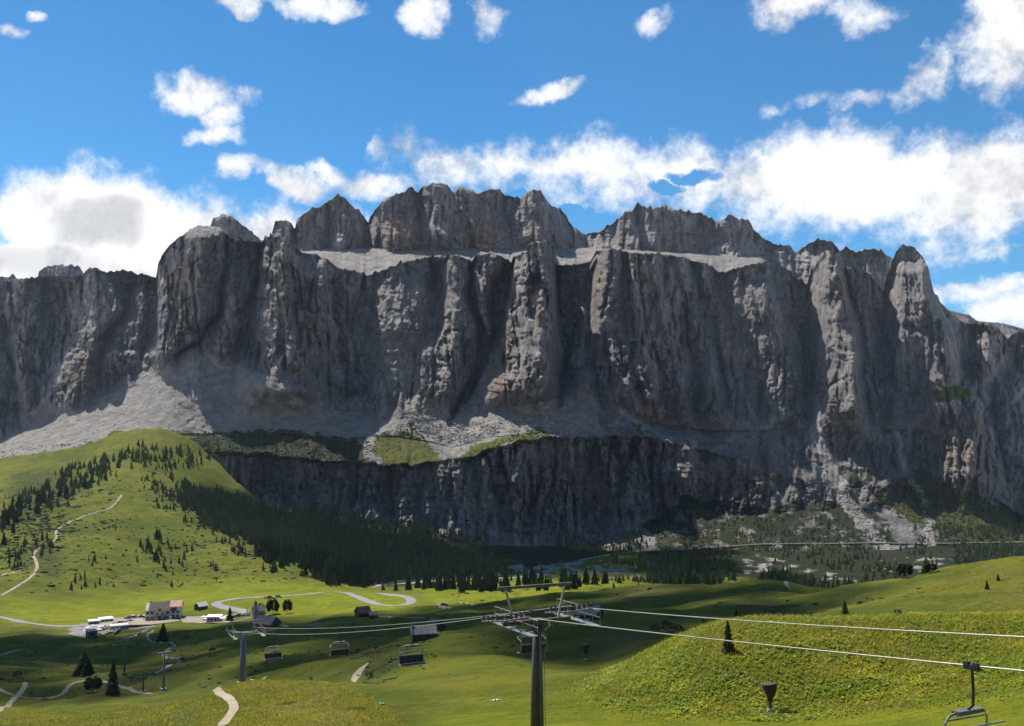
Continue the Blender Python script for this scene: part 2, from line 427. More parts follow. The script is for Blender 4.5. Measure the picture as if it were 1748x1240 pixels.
def zbase(x, y):
    x = np.asarray(x, float); y = np.asarray(y, float)
    sh = x.shape; uv = _uv(x.ravel(), y.ravel()); out = np.empty(len(uv))
    for i in range(0, len(uv), 20000):
        b = uv[i:i + 20000]
        r2 = ((b[:, None] - _cu[None]) ** 2).sum(-1)
        out[i:i + 20000] = _tps(r2) @ _w[:-3] + _w[-3] + b @ _w[-2:]
    return (out * (uv_d(y.ravel()))).reshape(sh)
def uv_d(y): return y + YO + 30
_FX = np.array([-300, 0, 150, 330, 450, 620, 800, 1000, 1748, 2100.]); _FY = np.array([1480, 1480, 1490, 1500, 1440, 1440, 1430, 1430, 1440, 1440.])
def zg(x, y):
    x = np.asarray(x, float); y = np.asarray(y, float)
    z = zbase(x, y)
    px = W0 / 2 + FPX * x / np.maximum(y, 30)
    s = sst(60, 220, y)
    # folds, gullies and cattle terraces
    m1 = sst(140, 260, y) * (1 - 0.8 * inpad(px, y))
    z = z + fbm(x / 110, y / 110, 3, 3) * 6.0 * m1 + fbm(x / 28, y / 28, 3, 11) * (0.10 + 1.3 * m1) + fbm(x / 9, y / 9, 3, 21) * (0.10 + 0.30 * s)
    z = z + np.abs(pn(x / 45, y / 45, 31)) * -3.2 * m1
    drop = np.maximum(0, y - np.interp(px, _FX, _FY))
    return z - drop * 0.9
def inpad(px, y):
    """1 where the ground was levelled or is a smooth hay meadow: the pass and the road loops"""
    a = sst(600, 640, y) * (1 - sst(770, 830, y)) * (1 - sst(840, 980, px))
    return a
def hit(px, py, y0=35.0, y1=1600.0):
    """where the line of sight through a place of the photograph meets the ground"""
    for n in (420, 40):
        Y = np.geomspace(y0, y1, n)
        p = W(np.full(n, px), np.full(n, py), Y)
        d = p[:, 2] - zg(p[:, 0], p[:, 1])
        i = int(np.argmax(d < 0))
        if d[i] >= 0: i = n - 1
        if i == 0: y1 = Y[0]; break
        y0, y1 = Y[i - 1], Y[i]
    q = W(px, py, y1)
    return np.array([q[0], q[1], float(zg(q[0], q[1]))])
def hits(pl):
    return np.array([hit(*p) for p in pl])

def boxblur(a, r, axis):
    if r < 1: return a
    p = np.pad(a, [(r + 1, r) if i == axis else (0, 0) for i in range(2)], mode='edge')
    c = np.cumsum(p, axis)
    n = a.shape[axis]
    return (np.take(c, range(2 * r + 1, 2 * r + 1 + n), axis) - np.take(c, range(0, n), axis)) / (2 * r + 1)
def blur(a, ry, rx=None):
    rx = ry if rx is None else rx
    a = np.asarray(a, float)
    for _ in range(2): a = boxblur(boxblur(a, ry, 0), rx, 1)
    return a
GR = {}
def build_ground():
    ys = np.r_[np.linspace(-60, 40, 24)[:-1], np.geomspace(40, 1750, 600)]
    nc = 570
    t = np.linspace(-1, 1, nc); t = np.sign(t) * (0.86 * np.abs(t) + 0.14 * np.abs(t) ** 5)
    hw = 60 + 0.62 * np.maximum(ys, 0)
    X = t[None] * hw[:, None]; Y = np.repeat(ys[:, None], nc, 1)
    Z = zg(X, Y)
    px, py = P(X, np.maximum(Y, 5), Z)
    wx = px + fbm(X / 20, Y / 20, 3, 41) * 10; wy = py + fbm(X / 20, Y / 20, 3, 45) * 6
    far = Y > 90
    def soft(poly, pxw=None):
        return blur(inpoly(wx, wy, poly), 4, 4)
    mow = np.zeros(X.shape)
    for poly in [[(0,1020),(120,1030),(260,1010),(420,990),(620,1005),(600,1012),(450,1022),(360,1032),(240,1055),(100,1072),(0,1060)],
                 [(360,1030),(570,1008),(715,1015),(720,1035),(600,1052),(440,1050),(375,1038)],
                 [(700,1000),(960,985),(1080,1000),(960,1016),(740,1035)]]:
        mow = np.maximum(mow, soft(poly) * (Y > 500))
    near = (1 - sst(95, 135, Y)) * sst(680, 760, px) 
    bank = inpoly(px + fbm(X / 3, Y / 3, 3, 47) * 12, py + fbm(X / 3, Y / 3, 3, 48) * 6, [(1005,1172),(1080,1212),(1200,1222),(1330,1225),(1500,1210),(1640,1190),(1800,1155),(1800,1030),(1500,1055),(1300,1060),(1225,1062),(1160,1083),(1100,1113)]) & (Y < 150) & (Y > 80)
    GR['bank'] = bank; bank = blur(bank, 2, 1)
    mow = np.maximum(mow, near * (1 - bank) * 0.9)
    mid = blur(inpoly(wx, wy, [(620,1140),(720,1090),(800,1110),(1000,1130),(1000,1170),(760,1220)]) & (Y < 330), 8)
    mow = np.maximum(mow, mid * 0.25)
    rough = bank * 0.2
    for poly, v in [([(0,930),(120,930),(130,1000),(60,1000),(40,960),(0,990)], .65), ([(160,870),(230,860),(340,880),(290,960),(200,960)], .45), ([(260,920),(330,930),(320,975),(230,960)], .6),
                    ([(600,1110),(720,1105),(690,1150),(610,1175)], .7), ([(1270,1010),(1400,1030),(1340,1060),(1230,1040)], .6), ([(230,800),(330,830),(480,910),(640,1003),(420,960),(300,900)], .55), ([(0,800),(150,790),(130,860),(0,930)], .7),
                    ([(430,860),(800,900),(850,960),(640,1000),(500,940)], .95)]:
        rough = np.maximum(rough, soft(poly) * v)
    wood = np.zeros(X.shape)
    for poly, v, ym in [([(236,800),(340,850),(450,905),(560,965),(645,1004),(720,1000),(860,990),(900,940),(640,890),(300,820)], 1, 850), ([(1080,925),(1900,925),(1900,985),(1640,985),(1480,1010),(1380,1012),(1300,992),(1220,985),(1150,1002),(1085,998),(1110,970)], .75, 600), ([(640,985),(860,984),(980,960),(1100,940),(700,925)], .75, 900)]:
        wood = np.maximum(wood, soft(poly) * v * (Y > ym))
    dry = np.zeros(X.shape)
    for poly, v in [([(440,1165),(560,1165),(690,1235),(450,1240)], .6), ([(560,1150),(640,1125),(620,1170)], .5), ([(1010,1080),(1150,1075),(1080,1120),(1000,1130)], .6), ([(880,1120),(1000,1110),(990,1160),(850,1165)], .4),
                    ([(0,1060),(180,1080),(160,1110),(0,1090)], .5), ([(1050,1000),(1200,1000),(1150,1030),(1020,1030)], .6), ([(140,960),(260,960),(250,1000),(160,1010)], .4)]:
        dry = np.maximum(dry, soft(poly) * v)
    dirt = np.zeros(X.shape)
    for poly in [[(820,980),(870,960),(1000,955),(1110,975),(1110,995),(1000,985),(880,990)], [(1245,945),(1290,945),(1400,970),(1490,995),(1440,1003),(1350,975),(1270,985)], [(1540,960),(1600,940),(1640,965),(1560,980)],
                 [(120,1066),(200,1052),(290,1060),(260,1072),(170,1082),(150,1092),(110,1085)]]:
        dirt = np.maximum(dirt, soft(poly) * (Y > 560) * np.where(Y > 800, .52 + .75 * fbm(px / 30, py / 7, 3, 49), 1))
    dry = np.maximum(dry, sst(16, 4, linedist(px, py, [(1292,1216),(1315,1220),(1345,1217)])) * (Y < 130) * (Y > 70))
    v = np.stack([X, Y, Z], -1).reshape(-1, 3)
    GR.update(X=X, Y=Y, Z=Z, px=px, py=py)
    me = new_mesh('ground', v, grid_faces(*X.shape)[:, ::-1], GROUND, True, dict(mow=mow, rough=rough, dry=dry, dirt=dirt, wood=wood))
    o = link('ground', me); tag(o, kind='structure')
    return o
build_ground()

# ------------------------------------------------------------------ mountains
def crv(pts):
    a = np.array(sorted(pts), float); return lambda x: (np.interp(x, a[:, 0], a[:, 1]), np.interp(x, a[:, 0], a[:, 2]) if a.shape[1] > 2 else None)

CREST = [(-160,486),(-60,478),(0,482),(70,472),(141,471),(146,462),(163,458),(182,466),(193,464),(215,462),(237,469),(243,467),(256,472),(267,474),(270,455),(276,436),(289,419),(319,396),(338,386),(358,386),(375,389),(390,404),(402,409),(449,415),(453,403),(460,404),(462,397),(465,404),(479,404),(497,419),(516,432),(538,434),(564,448),(582,460),(610,464),(627,471),
 (634,469),(668,456),(694,447),(723,441),(768,437),(790,439),(805,447),(816,435),(835,432),(853,435),(872,448),(876,439),(890,432),(899,430),(902,419),(916,414),(935,412),(944,419),(947,452),(950,454),(987,452),(1008,446),(1018,428),(1039,425),(1057,428),(1094,434),(1124,434),(1160,439),(1178,445),(1204,450),(1225,464),(1241,464),(1259,458),(1311,446),(1326,448),(1348,463),(1360,478),(1378,487),
 (1385,460),(1400,437),(1411,426),(1430,434),(1445,456),(1467,460),(1482,467),(1508,497),(1513,474),(1519,456),(1530,430),(1541,417),(1548,421),(1556,421),(1575,437),(1586,463),(1593,497),(1608,523),(1623,534),(1638,546),(1649,552),(1664,556),(1679,552),(1705,560),(1719,578),(1742,563),(1800,580),(1930,600)]
CREST_Y = [(-160,2080),(0,2070),(150,2040),(266,2060),(272,1990),(340,1960),(400,1965),(404,1990),(448,1985),(455,1955),(520,1975),(575,2045),(627,2085),(645,2100),(700,2110),(740,2110),(800,2080),(870,2050),(900,1985),(944,1980),(952,2110),(1005,2100),(1020,2010),(1150,2010),(1205,2040),(1260,2040),(1340,2050),(1378,2120),(1411,2000),(1460,2020),(1508,2090),(1541,1980),(1590,1990),(1640,2040),(1700,2060),(1930,2100)]
BASE = [(-160,770,1920),(0,752,1910),(60,725,1900),(150,690,1890),(240,655,1880),(300,615,1880),(330,600,1880),(380,625,1865),(410,628,1860),(460,660,1850),(560,700,1860),(620,708,1875),(645,716,1835),(680,716,1800),(710,712,1810),(740,708,1850),(800,705,1860),(840,700,1850),(910,690,1850),(960,680,1860),(1000,655,1890),(1050,690,1860),(1110,722,1840),(1200,735,1820),(1260,735,1775),(1310,735,1775),(1370,700,1840),(1400,725,1770),(1460,735,1770),(1500,735,1800),(1550,735,1760),(1600,735,1775),(1680,760,1790),(1748,800,1780),(1930,820,1780)]
SCREE = [(-160,795,1570),(0,790,1560),(150,772,1590),(240,750,1630),(290,744,1665),(340,742,1700),(420,742,1735),(540,742,1735),(590,748,1740),(635,745,1740),(680,745,1750),(740,755,1740),(770,765,1720),(830,748,1710),(930,738,1720),(1010,738,1740),(1110,742,1712),(1200,755,1712),(1300,775,1700),(1400,800,1690),(1530,800,1710),(1700,820,1690),(1748,850,1680),(1930,860,1680)]
EDGE = [(-160,800,1485),(0,796,1490),(150,785,1505),(240,768,1520),(330,765,1545),(460,775,1570),(560,787,1585),(630,792,1590),(700,796,1590),(770,786,1600),(800,782,1605),(860,758,1625),(935,748,1640),(1010,744,1675),(1110,747,1685),(1200,765,1695),(1300,800,1670),(1400,830,1650),(1530,830,1650),(1700,850,1650),(1748,880,1640),(1930,890,1640)]
LBASE = [(-160,870,1450),(0,852,1455),(150,835,1470),(240,805,1490),(330,850,1490),(460,880,1500),(560,892,1505),(630,895,1510),(700,905,1520),(790,925,1530),(930,935,1560),(1010,930,1590),(1110,900,1620),(1200,880,1630),(1300,875,1600),(1400,870,1580),(1530,868,1590),(1700,880,1600),(1748,900,1600),(1930,905,1600)]
FOOT = [(-160,960,1330),(0,960,1330),(150,915,1370),(240,890,1390),(330,920,1370),(460,960,1340),(630,985,1320),(790,985,1330),(930,975,1370),(1010,960,1400),(1110,955,1400),(1300,955,1400),(1530,950,1410),(1748,945,1420),(1930,945,1420)]
PILLARS = [  # left edge, right edge (both top to foot), metres proud, skew
 ([(20,484),(26,634),(30,700)], [(76,474),(70,622),(60,700)], 30, 0),
 ([(145,463),(126,537),(122,578),(74,622),(52,718)], [(184,467),(219,530),(175,582),(160,652),(150,690)], 62, .25),
 ([(225,470),(222,522),(178,589),(160,665)], [(268,476),(256,541),(237,634),(235,650)], 42, .2),
 ([(269,455),(256,508),(250,560),(241,640)], [(402,411),(379,485),(377,537),(341,575),(302,610)], 78, .1),
 ([(402,411),(380,490),(378,540),(345,600)], [(447,420),(434,500),(415,530),(398,620)], 34, 0),
 ([(452,404),(440,480),(425,540),(415,600),(400,640)], [(540,440),(582,478),(590,560),(600,640),(612,705)], 92, -.25),
 ([(545,440),(560,520),(575,600),(590,700)], [(622,470),(630,560),(652,640),(668,705)], 38, 0),
 ([(470,404),(462,470),(468,540),(470,640)], [(512,430),(520,500),(528,560),(540,660)], 125, -.2),
 ([(636,470),(645,540),(660,580)], [(735,442),(730,540),(705,600)], 26, .2),
 ([(742,441),(758,500),(738,540),(715,600),(708,660),(700,700)], [(806,447),(803,500),(815,560),(813,620),(790,700)], 72, .35),
 ([(808,447),(805,500),(818,550),(832,590)], [(872,448),(850,480),(838,520),(836,590)], 52, .2),
 ([(872,445),(845,480),(836,540),(832,600),(815,640),(798,700)], [(946,420),(948,480),(966,560),(976,600),(972,690)], 118, .35),
 ([(902,419),(905,470),(890,560),(880,690)], [(946,420),(946,480),(950,560),(950,690)], 146, .2),
 ([(985,540),(965,600),(960,690)], [(1003,560),(1010,620),(1030,690)], 58, .1),
 ([(1016,430),(1003,480),(993,540),(990,570),(1010,640),(1036,700)], [(1062,428),(1075,520),(1100,600),(1110,720)], 104, .3),
 ([(1012,430),(1000,500),(1000,560),(1016,640),(1040,705)], [(1209,452),(1238,520),(1268,600),(1302,735)], 84, -.2),
 ([(1058,428),(1064,520),(1075,620),(1090,720)], [(1093,434),(1105,520),(1130,620),(1140,720)], 110, .1),
 ([(1090,434),(1102,520),(1125,600),(1140,730)], [(1132,436),(1150,520),(1180,620),(1195,735)], 98, .2),
 ([(1128,434),(1150,520),(1165,600),(1180,735)], [(1180,446),(1205,520),(1230,600),(1255,735)], 84, .2),
 ([(1175,445),(1195,520),(1215,600),(1240,735)], [(1208,452),(1235,520),(1265,590),(1300,735)], 36, .2),
 ([(1210,460),(1242,520),(1270,560),(1290,600),(1310,735)], [(1332,450),(1350,520),(1372,580),(1376,690)], 75, .4),
 ([(1384,460),(1380,500),(1398,560),(1394,640),(1384,700)], [(1436,436),(1456,520),(1475,600),(1482,735)], 105, 1.1),
 ([(1436,440),(1460,520),(1480,600),(1490,735)], [(1508,492),(1520,540),(1530,600),(1540,735)], 36, 0),
 ([(1512,474),(1512,510),(1530,560),(1548,620),(1552,735)], [(1590,470),(1608,523),(1640,580),(1650,740)], 105, 1.0),
 ([(1655,556),(1650,600),(1650,640)], [(1720,576),(1720,620),(1715,650)], 50, .3),
 ([(1596,672),(1580,720),(1572,770),(1575,840)], [(1665,672),(1700,720),(1712,780),(1720,850)], 85, .1),
 ([(1690,660),(1700,720),(1715,800)], [(1790,660),(1800,720),(1810,850)], 60, .1),
]
SLABS = [  # outline, how far the top leans back (m), top, foot
 ([(1384,460),(1411,424),(1430,436),(1448,480),(1478,590),(1450,610),(1400,570),(1380,500)], 50, 425, 610),
 ([(1512,480),(1541,415),(1560,422),(1572,470),(1592,560),(1598,620),(1570,590),(1512,510)], 50, 415, 620),
 ([(1207,455),(1330,445),(1320,470),(1290,500),(1275,560),(1300,570),(1320,560),(1310,600),(1270,570)], 20, 445, 590),
 ([(742,445),(768,437),(762,500),(755,560),(720,620),(700,610),(730,540)], 70, 437, 620),
 ([(846,480),(872,448),(868,520),(858,600),(850,690),(815,690),(832,600)], 110, 448, 690),
 ([(634,470),(720,445),(700,500),(660,560),(636,540)], 10, 445, 570),
 ([(1003,480),(1018,440),(1016,500),(1012,570),(995,575)], 90, 440, 580),
 ([(1655,556),(1700,560),(1715,600),(1690,640),(1655,600)], 40, 556, 650),
]
CRACKS = [  # line, metres deep, width px
 ([(390,404),(381,485),(377,537),(341,577),(300,612)], 45, 5), ([(449,415),(436,500),(416,535),(400,610)], 40, 5), ([(219,500),(216,535),(176,585)], 30, 5),
 ([(803,447),(803,510),(818,560),(816,620),(792,680),(770,720)], 60, 6), ([(836,520),(836,580),(818,635),(795,690)], 50, 5), ([(947,450),(950,530),(968,590),(960,660),(955,690)], 50, 6), ([(882,510),(893,570),(905,600)], 25, 4), ([(930,500),(938,545),(925,590)], 25, 4),
 ([(1062,440),(1075,520),(1090,620)], 20, 3), ([(1085,440),(1095,520),(1100,600)], 22, 3.5), ([(1180,450),(1172,540),(1185,640),(1190,720)], 24, 4), ([(1222,520),(1228,600),(1245,700)], 25, 4), ([(1375,560),(1380,640),(1375,720)], 50, 9), ([(1355,680),(1340,740)], 35, 8), ([(1490,520),(1515,600),(1530,680)], 30, 7),
 ([(772,800),(770,850),(780,900)], 18, 4), ([(1113,750),(1125,800),(1135,880)], 30, 5), ([(1300,745),(1310,800)], 30, 6), ([(855,790),(880,840),(905,880)], 22, 4), ([(620,480),(600,560),(610,640)], 30, 5), ([(505,470),(520,540),(500,620)], 20, 4), ([(300,470),(296,540),(300,590)], 22, 4), ([(330,430),(335,520),(330,580)], 18, 3)]

def rowsegs(levels, counts):
    rows = []
    for (a, b), n in zip(zip(levels[:-1], levels[1:]), counts):
        for k in range(n): rows.append((a, b, k / n))
    rows.append((levels[-2], levels[-1], 1.0))
    return rows

def build_massif():
    nc = 1070
    px1 = np.linspace(-150, 1900, nc)
    def lv(c): a = np.array(c, float); return np.interp(px1, a[:, 0], a[:, 1]), np.interp(px1, a[:, 0], a[:, 2])
    cp = np.interp(px1, *np.array(CREST, float).T); cyy = np.interp(px1, *np.array(CREST_Y, float).T)
    cp = cp + fbm(px1 / 9, px1 * 0, 3, 51) * 2.4 - np.maximum(0, pn(px1 / 4.5, px1 * 0, 57)) * 3.0 - np.maximum(0, pn(px1 / 9, px1 * 0, 58) - .2) * 9
    # plateau behind the crest
    platz = np.interp(px1, [-150, 250, 300, 450, 560, 620, 950, 1250, 1350, 1420, 1550, 1900], [372, 372, 395, 395, 400, 375, 395, 385, 350, 330, 300, 220])
    crest_z = W(px1, cp, cyy)[:, 2]
    bz = np.minimum(crest_z - 6, platz); bY = cyy + 60 + np.clip((crest_z - bz) * 0.5, 0, 60)
    def pyz(z, Y): return P(0 * Y, Y, z)[1]
    endY = np.full(nc, 2520.); endz = np.interp(px1, [-150, 300, 440, 470, 560, 960, 1000, 1300, 1360, 1500, 1900], [375, 400, 440, 486, 502, 502, 504, 482, 420, 330, 240])
    ed = list(lv(EDGE)); ed[0] = ed[0] + fbm(px1 / 30, px1 * 0, 4, 171) * 9 - 3 * np.abs(pn(px1 / 6, px1 * 0, 175)); ed[1] = ed[1] + fbm(px1 / 40, px1 * 0, 3, 177) * 30
    L = [(pyz(endz, endY), endY), (pyz(bz, bY), bY), (cp, cyy), lv(BASE), lv(SCREE), tuple(ed), lv(LBASE), lv(FOOT)]
    cnt = [26, 8, 235, 88, 14, 118, 50]
    lean = np.interp(px1, [0,120,150,180,210,625,648,725,752,800,840,985,1000,1030,1200,1222,1322,1350,1385,1398,1462,1490,1515,1530,1585,1612,1650,1720,1760], [0,0,.4,.4,0,0,1,1,.4,.2,.1,0,.4,0,0,.75,.75,0,0,.85,.85,.1,.1,.75,.75,.3,.6,.6,.2])
    rows_py, rows_Y, cliff, sg, tt = [], [], [], [], []
    for s in range(7):
        n = cnt[s]
        for k in range(n + (s == 6)):
            t = k / n
            y0, Y0 = L[s]; y1, Y1 = L[s + 1]
            tY = t
            if s == 2: tY = (0.42 * t + 0.58 * t ** 2.6) * (1 - lean) + t * lean
            if s == 1: tY = t
            if s == 5: tY = 0.5 * t + 0.5 * t ** 2.5
            rows_py.append(y0 + (y1 - y0) * t); rows_Y.append(Y0 + (Y1 - Y0) * tY)
            sg.append(s); tt.append(t)
    py = np.array(rows_py); Y = np.array(rows_Y); nr = len(py)
    px = np.repeat(px1[None], nr, 0); sg = np.array(sg)[:, None]; tt = np.array(tt)[:, None]
    cl = np.where(sg == 2, np.minimum(1, sst(0, .03, tt) * .7 + .3) * (1 - 0.75 * sst(.84, 1, tt)), 0) + np.where(sg == 3, .10 + .5 * sst(1080, 1180, px), 0) + np.where(sg == 1, .3 * tt, 0) + np.where(sg == 4, .25 + .3 * sst(1080, 1180, px), 0) + np.where(sg == 5, sst(0, .05, tt) * .7 * (1 - .7 * sst(.75, 1, tt)) + .25, 0) + np.where(sg == 6, .18, 0) + np.where(sg == 0, .05 + .1 * tt, 0)
    cl = cl + 0 * px
    cl = cl * np.where(sg == 2, 1 - .45 * lean[None], 1)
    cl = np.maximum(cl, .85 * blur(inpoly(px, py, [(1572,672),(1722,672),(1728,860),(1575,840)]), 8))
    for pl, w in (([(1385,690),(1398,760),(1440,850),(1500,925),(1560,980)], 13), ([(1532,742),(1545,800),(1575,850),(1592,930)], 8), ([(1005,650),(1060,705),(1112,740)], 7)):
        cl = cl * (1 - .85 * sst(w * 1.4, w * .5, linedist(px, py, pl)))
    wx = px + fbm(px / 45, py / 120, 4, 61) * 10 + pn(px / 6, py / 12, 66) * 1.5
    wy = py + fbm(px / 30, py / 30, 3, 71) * 8
    d = np.zeros(px.shape)
    for Lf, Rt, A, sk in PILLARS:
        Lf = np.array(Lf, float); Rt = np.array(Rt, float)
        l = np.interp(wy, Lf[:, 1], Lf[:, 0]); r = np.interp(wy, Rt[:, 1], Rt[:, 0])
        u = np.clip((wx - l) / np.maximum(r - l, 1), 0, 1)
        ue = u ** (1 + 1.2 * sk) if sk >= 0 else 1 - (1 - u) ** (1 - 1.2 * sk)
        prof = 0.55 * np.sin(math.pi * ue) ** 0.62 + 0.45 * np.clip(np.minimum(ue, 1 - ue) * 2.6, 0, 1)
        bot = max(Lf[-1, 1], Rt[-1, 1]); top = min(Lf[0, 1], Rt[0, 1])
        v = 1 - sst(bot - 45, bot + 10, wy)
        v = v * sst(top - 30, top - 4, py)
        d = np.minimum(d, -1.25 * A * prof * v)
    d = d * np.where(sg <= 1, sst(0.2, 1, tt) * (sg == 1), 1)
    for poly, A, y0, y1 in SLABS:
        m = blur(inpoly(wx, wy, poly) & (sg == 2), 3, 2)
        d = d + A * np.clip((y1 - wy) / (y1 - y0), 0, 1) * m
    for pl, D, w in CRACKS:
        a = np.array(pl, float)
        xl = np.interp(wy, a[:, 1], a[:, 0])
        fade = sst(a[0, 1] - 12, a[0, 1] + 12, wy) * (1 - sst(a[-1, 1] - 15, a[-1, 1] + 15, wy))
        d = d + D * np.exp(-((wx - xl) / w) ** 2) * fade
    def crk(x, y, k, sd): return np.maximum(0, 1 - np.abs(pn(x, y, sd)) * k)
    flute = -ridged(wx / 34, py / 260, 3, 81) * 3
    soften = sst(-.35, .45, fbm(px / 110, py / 90, 2, 107))          # some faces are fluted, some are plain slabs
    flute += (crk(wx / 30, wy / 150, 6, 82) * 24 + crk(wx / 14, wy / 70, 5, 83) * 14 + crk(px / 6, py / 24, 4, 84) * 7 + crk(wx / 40 + wy / 60, wy / 60 - wx / 90, 7, 87) * 14) * (.3 + soften)
    flute += fbm(wx / 60, py / 70, 4, 91) * 14 + fbm(px / 10, py / 12, 4, 95) * 4.5
    flute -= facet(wx / 62, wy / 170, 1) * 62 + facet(wx / 24, wy / 60, 2) * 24 + facet(px / 9, py / 17, 3) * 12 + facet(px / 4.2, py / 6, 4) * 4.5
    st = py / 15 + fbm(px / 120, py / 40, 2, 101) * 1.6
    saw = (st - np.floor(st)); flute += (0.5 - saw) * 6.0 * sst(-.2, .4, fbm(px / 90, py / 60, 2, 105))
    st = py / 5.5 + fbm(px / 60, py / 20, 2, 111) * 1.2
    saw = (st - np.floor(st)); flute += (0.5 - saw) * 2.0 * soften
    d = d + flute * cl
    gul = blur(inpoly(wx, wy, [(630,470),(735,445),(735,560),(705,650),(760,720),(860,735),(900,745),(770,780),(700,730),(650,640),(622,545)]), 4)
    d = d + gul * (fbm(px / 9, py / 7, 4, 151) * 6 - facet(px / 16, py / 14, 7) * 9)
    # talus rills
    rill = ridged(px / 9, py / 120, 2, 121) * 1.8 + fbm(px / 25, py / 25, 4, 125) * 5 - facet(px / 14, py / 12, 5) * 4
    d = d + np.where((sg == 3) | (sg == 6) | (sg == 4), rill, 0) + np.where(sg == 0, fbm(px / 20, Y / 30, 4, 131) * 9 - facet(px / 16, Y / 26, 6) * 16, 0)
    V = W(px, py, Y + d)
    # masks: what grows or lies where
    nz = fbm(px / 18, py / 12, 4, 141)
    qx = px + fbm(px / 26, py / 26, 4, 145) * 20; qy = py + fbm(px / 26, py / 26, 4, 149) * 15
    IP = lambda *p: blur(inpoly(qx, qy, list(p)), 2)
    scree = np.where(sg == 3, 0.75, 0) + np.where(sg == 0, .55 + .5 * fbm(px / 30, Y / 40, 4, 181), 0) + np.where(sg == 1, 0.4, 0) + 0 * px
    scree = np.where((sg == 3) & (px > 1020), 0.35 - .25 * sst(1120, 1200, px), scree)
    for p in ([(632,545),(652,560),(690,612),(732,655),(785,715),(720,725),(668,650),(640,600)], [(-160,780),(0,748),(240,652),(305,605),(345,640),(330,745),(150,790),(-160,800)], [(340,742),(405,625),(560,715),(610,750)], [(618,540),(640,590),(655,600),(700,640),(745,700),(860,720),(935,738),(780,775),(700,725),(660,640),(625,600)],
              [(800,720),(940,690),(1000,700),(1040,745),(900,742)]):
        scree = np.maximum(scree, IP(*p) * .95)
    for pl, w, s in (([(1385,690),(1398,760),(1440,850),(1500,925),(1560,980)], 13, 1.2), ([(1532,742),(1545,800),(1575,850),(1592,930)], 7, 1.1), ([(950,690),(1000,742)], 6, .5), ([(1180,880),(1260,925),(1300,945)], 8, .5), ([(830,900),(900,945),(960,970)], 14, .7), ([(622,540),(640,580),(664,625),(698,675),(738,725),(790,772)], 16, 1.1), ([(705,640),(715,690),(740,740)], 12, .7), ([(1420,760),(1440,800)], 4, .6), ([(1020,660),(1060,705),(1112,740)], 5, .7), ([(1320,860),(1350,900),(1390,925)], 4, .6), ([(1580,690),(1572,760)], 4, .8), ([(1660,800),(1748,872),(1800,900)], 5, .6), ([(1120,800),(1180,900),(1230,950)], 10, .45), ([(775,800),(790,930),(840,970)], 7, .35)):
        scree = np.maximum(scree, s * sst(w * 1.3, w * .4, linedist(qx, qy, pl)))
    scree = np.maximum(scree, np.where(sg == 6, .28 + nz * .5, 0))
    veg = np.zeros(px.shape); scrub = np.zeros(px.shape); vprev = np.zeros(px.shape)
    for p, v, s in (([(632,752),(690,722),(705,738),(752,776),(762,792),(690,800),(640,790)], .78, 0), ([(775,790),(800,768),(850,748),(925,732),(940,748),(860,762),(800,792)], .85, .1), ([(1045,694),(1060,704),(1118,740),(1095,742)], .75, .1), ([(1590,672),(1622,656),(1668,670),(1650,684),(1596,686)], 1, 0),
                    ([(1482,852),(1545,812),(1570,796),(1660,842),(1760,890),(1760,935),(1640,930),(1580,900)], .72, .45), ([(310,740),(470,736),(560,742),(630,758),(620,794),(320,772)], .80, .8), ([(200,735),(330,735),(345,765),(220,775),(150,790),(100,790)], .85, .1),
                    ([(560,742),(640,752),(640,785),(560,785)], .45, 1), ([(300,860),(460,872),(640,890),(800,925),(880,960),(860,990),(300,990)], .95, 1), ([(-160,795),(150,785),(240,800),(240,900),(-160,960)], .6, .9), ([(860,900),(960,930),(1100,925),(1110,950),(980,950)], .5, 1), ([(1100,900),(1170,840),(1300,870),(1400,850),(1520,905),(1540,950),(1130,955)], .62, 1), ([(1400,790),(1500,800),(1480,850),(1560,940),(1450,880)], .5, 1), ([(1600,890),(1700,890),(1900,890),(1900,960),(1600,960)], .7, 1), ([(180,768),(330,765),(340,800),(240,800)], .8, 1)):
        m = IP(*p); veg = np.maximum(veg, m * v * np.where((scree > .6) & (v < .8), .55, 1)); vv = m * v; scrub = np.where(vv > np.maximum(.1, vprev), s, scrub); vprev = np.maximum(vprev, vv)
    veg = veg + np.where((veg > 0.1), nz * .35, 0)
    veg = np.maximum(veg, np.where((sg == 5) | (sg == 4), sst(.15, .6, fbm(px / 40, py / 10, 4, 161)) * .5, 0)); scrub = np.where((veg > .05) & (vprev < .1), np.maximum(scrub, .6), scrub)
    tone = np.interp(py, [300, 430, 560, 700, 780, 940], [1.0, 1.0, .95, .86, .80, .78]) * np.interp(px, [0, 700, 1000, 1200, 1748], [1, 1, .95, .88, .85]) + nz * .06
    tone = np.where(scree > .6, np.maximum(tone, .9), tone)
    ochre = np.zeros(px.shape)
    for p in ([(150,495),(190,490),(186,545),(160,545)], [(262,470),(345,420),(340,560),(285,570)], [(470,500),(560,480),(560,580),(490,590)], [(838,560),(880,560),(890,680),(815,690)], [(1360,440),(1385,470),(1390,560),(1350,520)], [(1180,480),(1215,470),(1290,600),(1240,640)], [(880,480),(945,430),(945,560),(900,580)], [(1080,600),(1120,600),(1130,720),(1090,720)], [(1160,800),(1330,790),(1330,860),(1170,860)], [(1590,700),(1700,700),(1700,830),(1610,820)], [(120,600),(150,560),(160,640),(120,700)], [(1400,430),(1450,440),(1480,580),(1440,560)]):
        ochre = np.maximum(ochre, .55 * blur(inpoly(qx, qy, p), 6))
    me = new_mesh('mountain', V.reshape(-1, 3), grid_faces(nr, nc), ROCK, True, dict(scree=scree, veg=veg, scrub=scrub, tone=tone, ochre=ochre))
    o = link('mountain', me); tag(o, kind='structure')
    return V
MASSIF = build_massif()

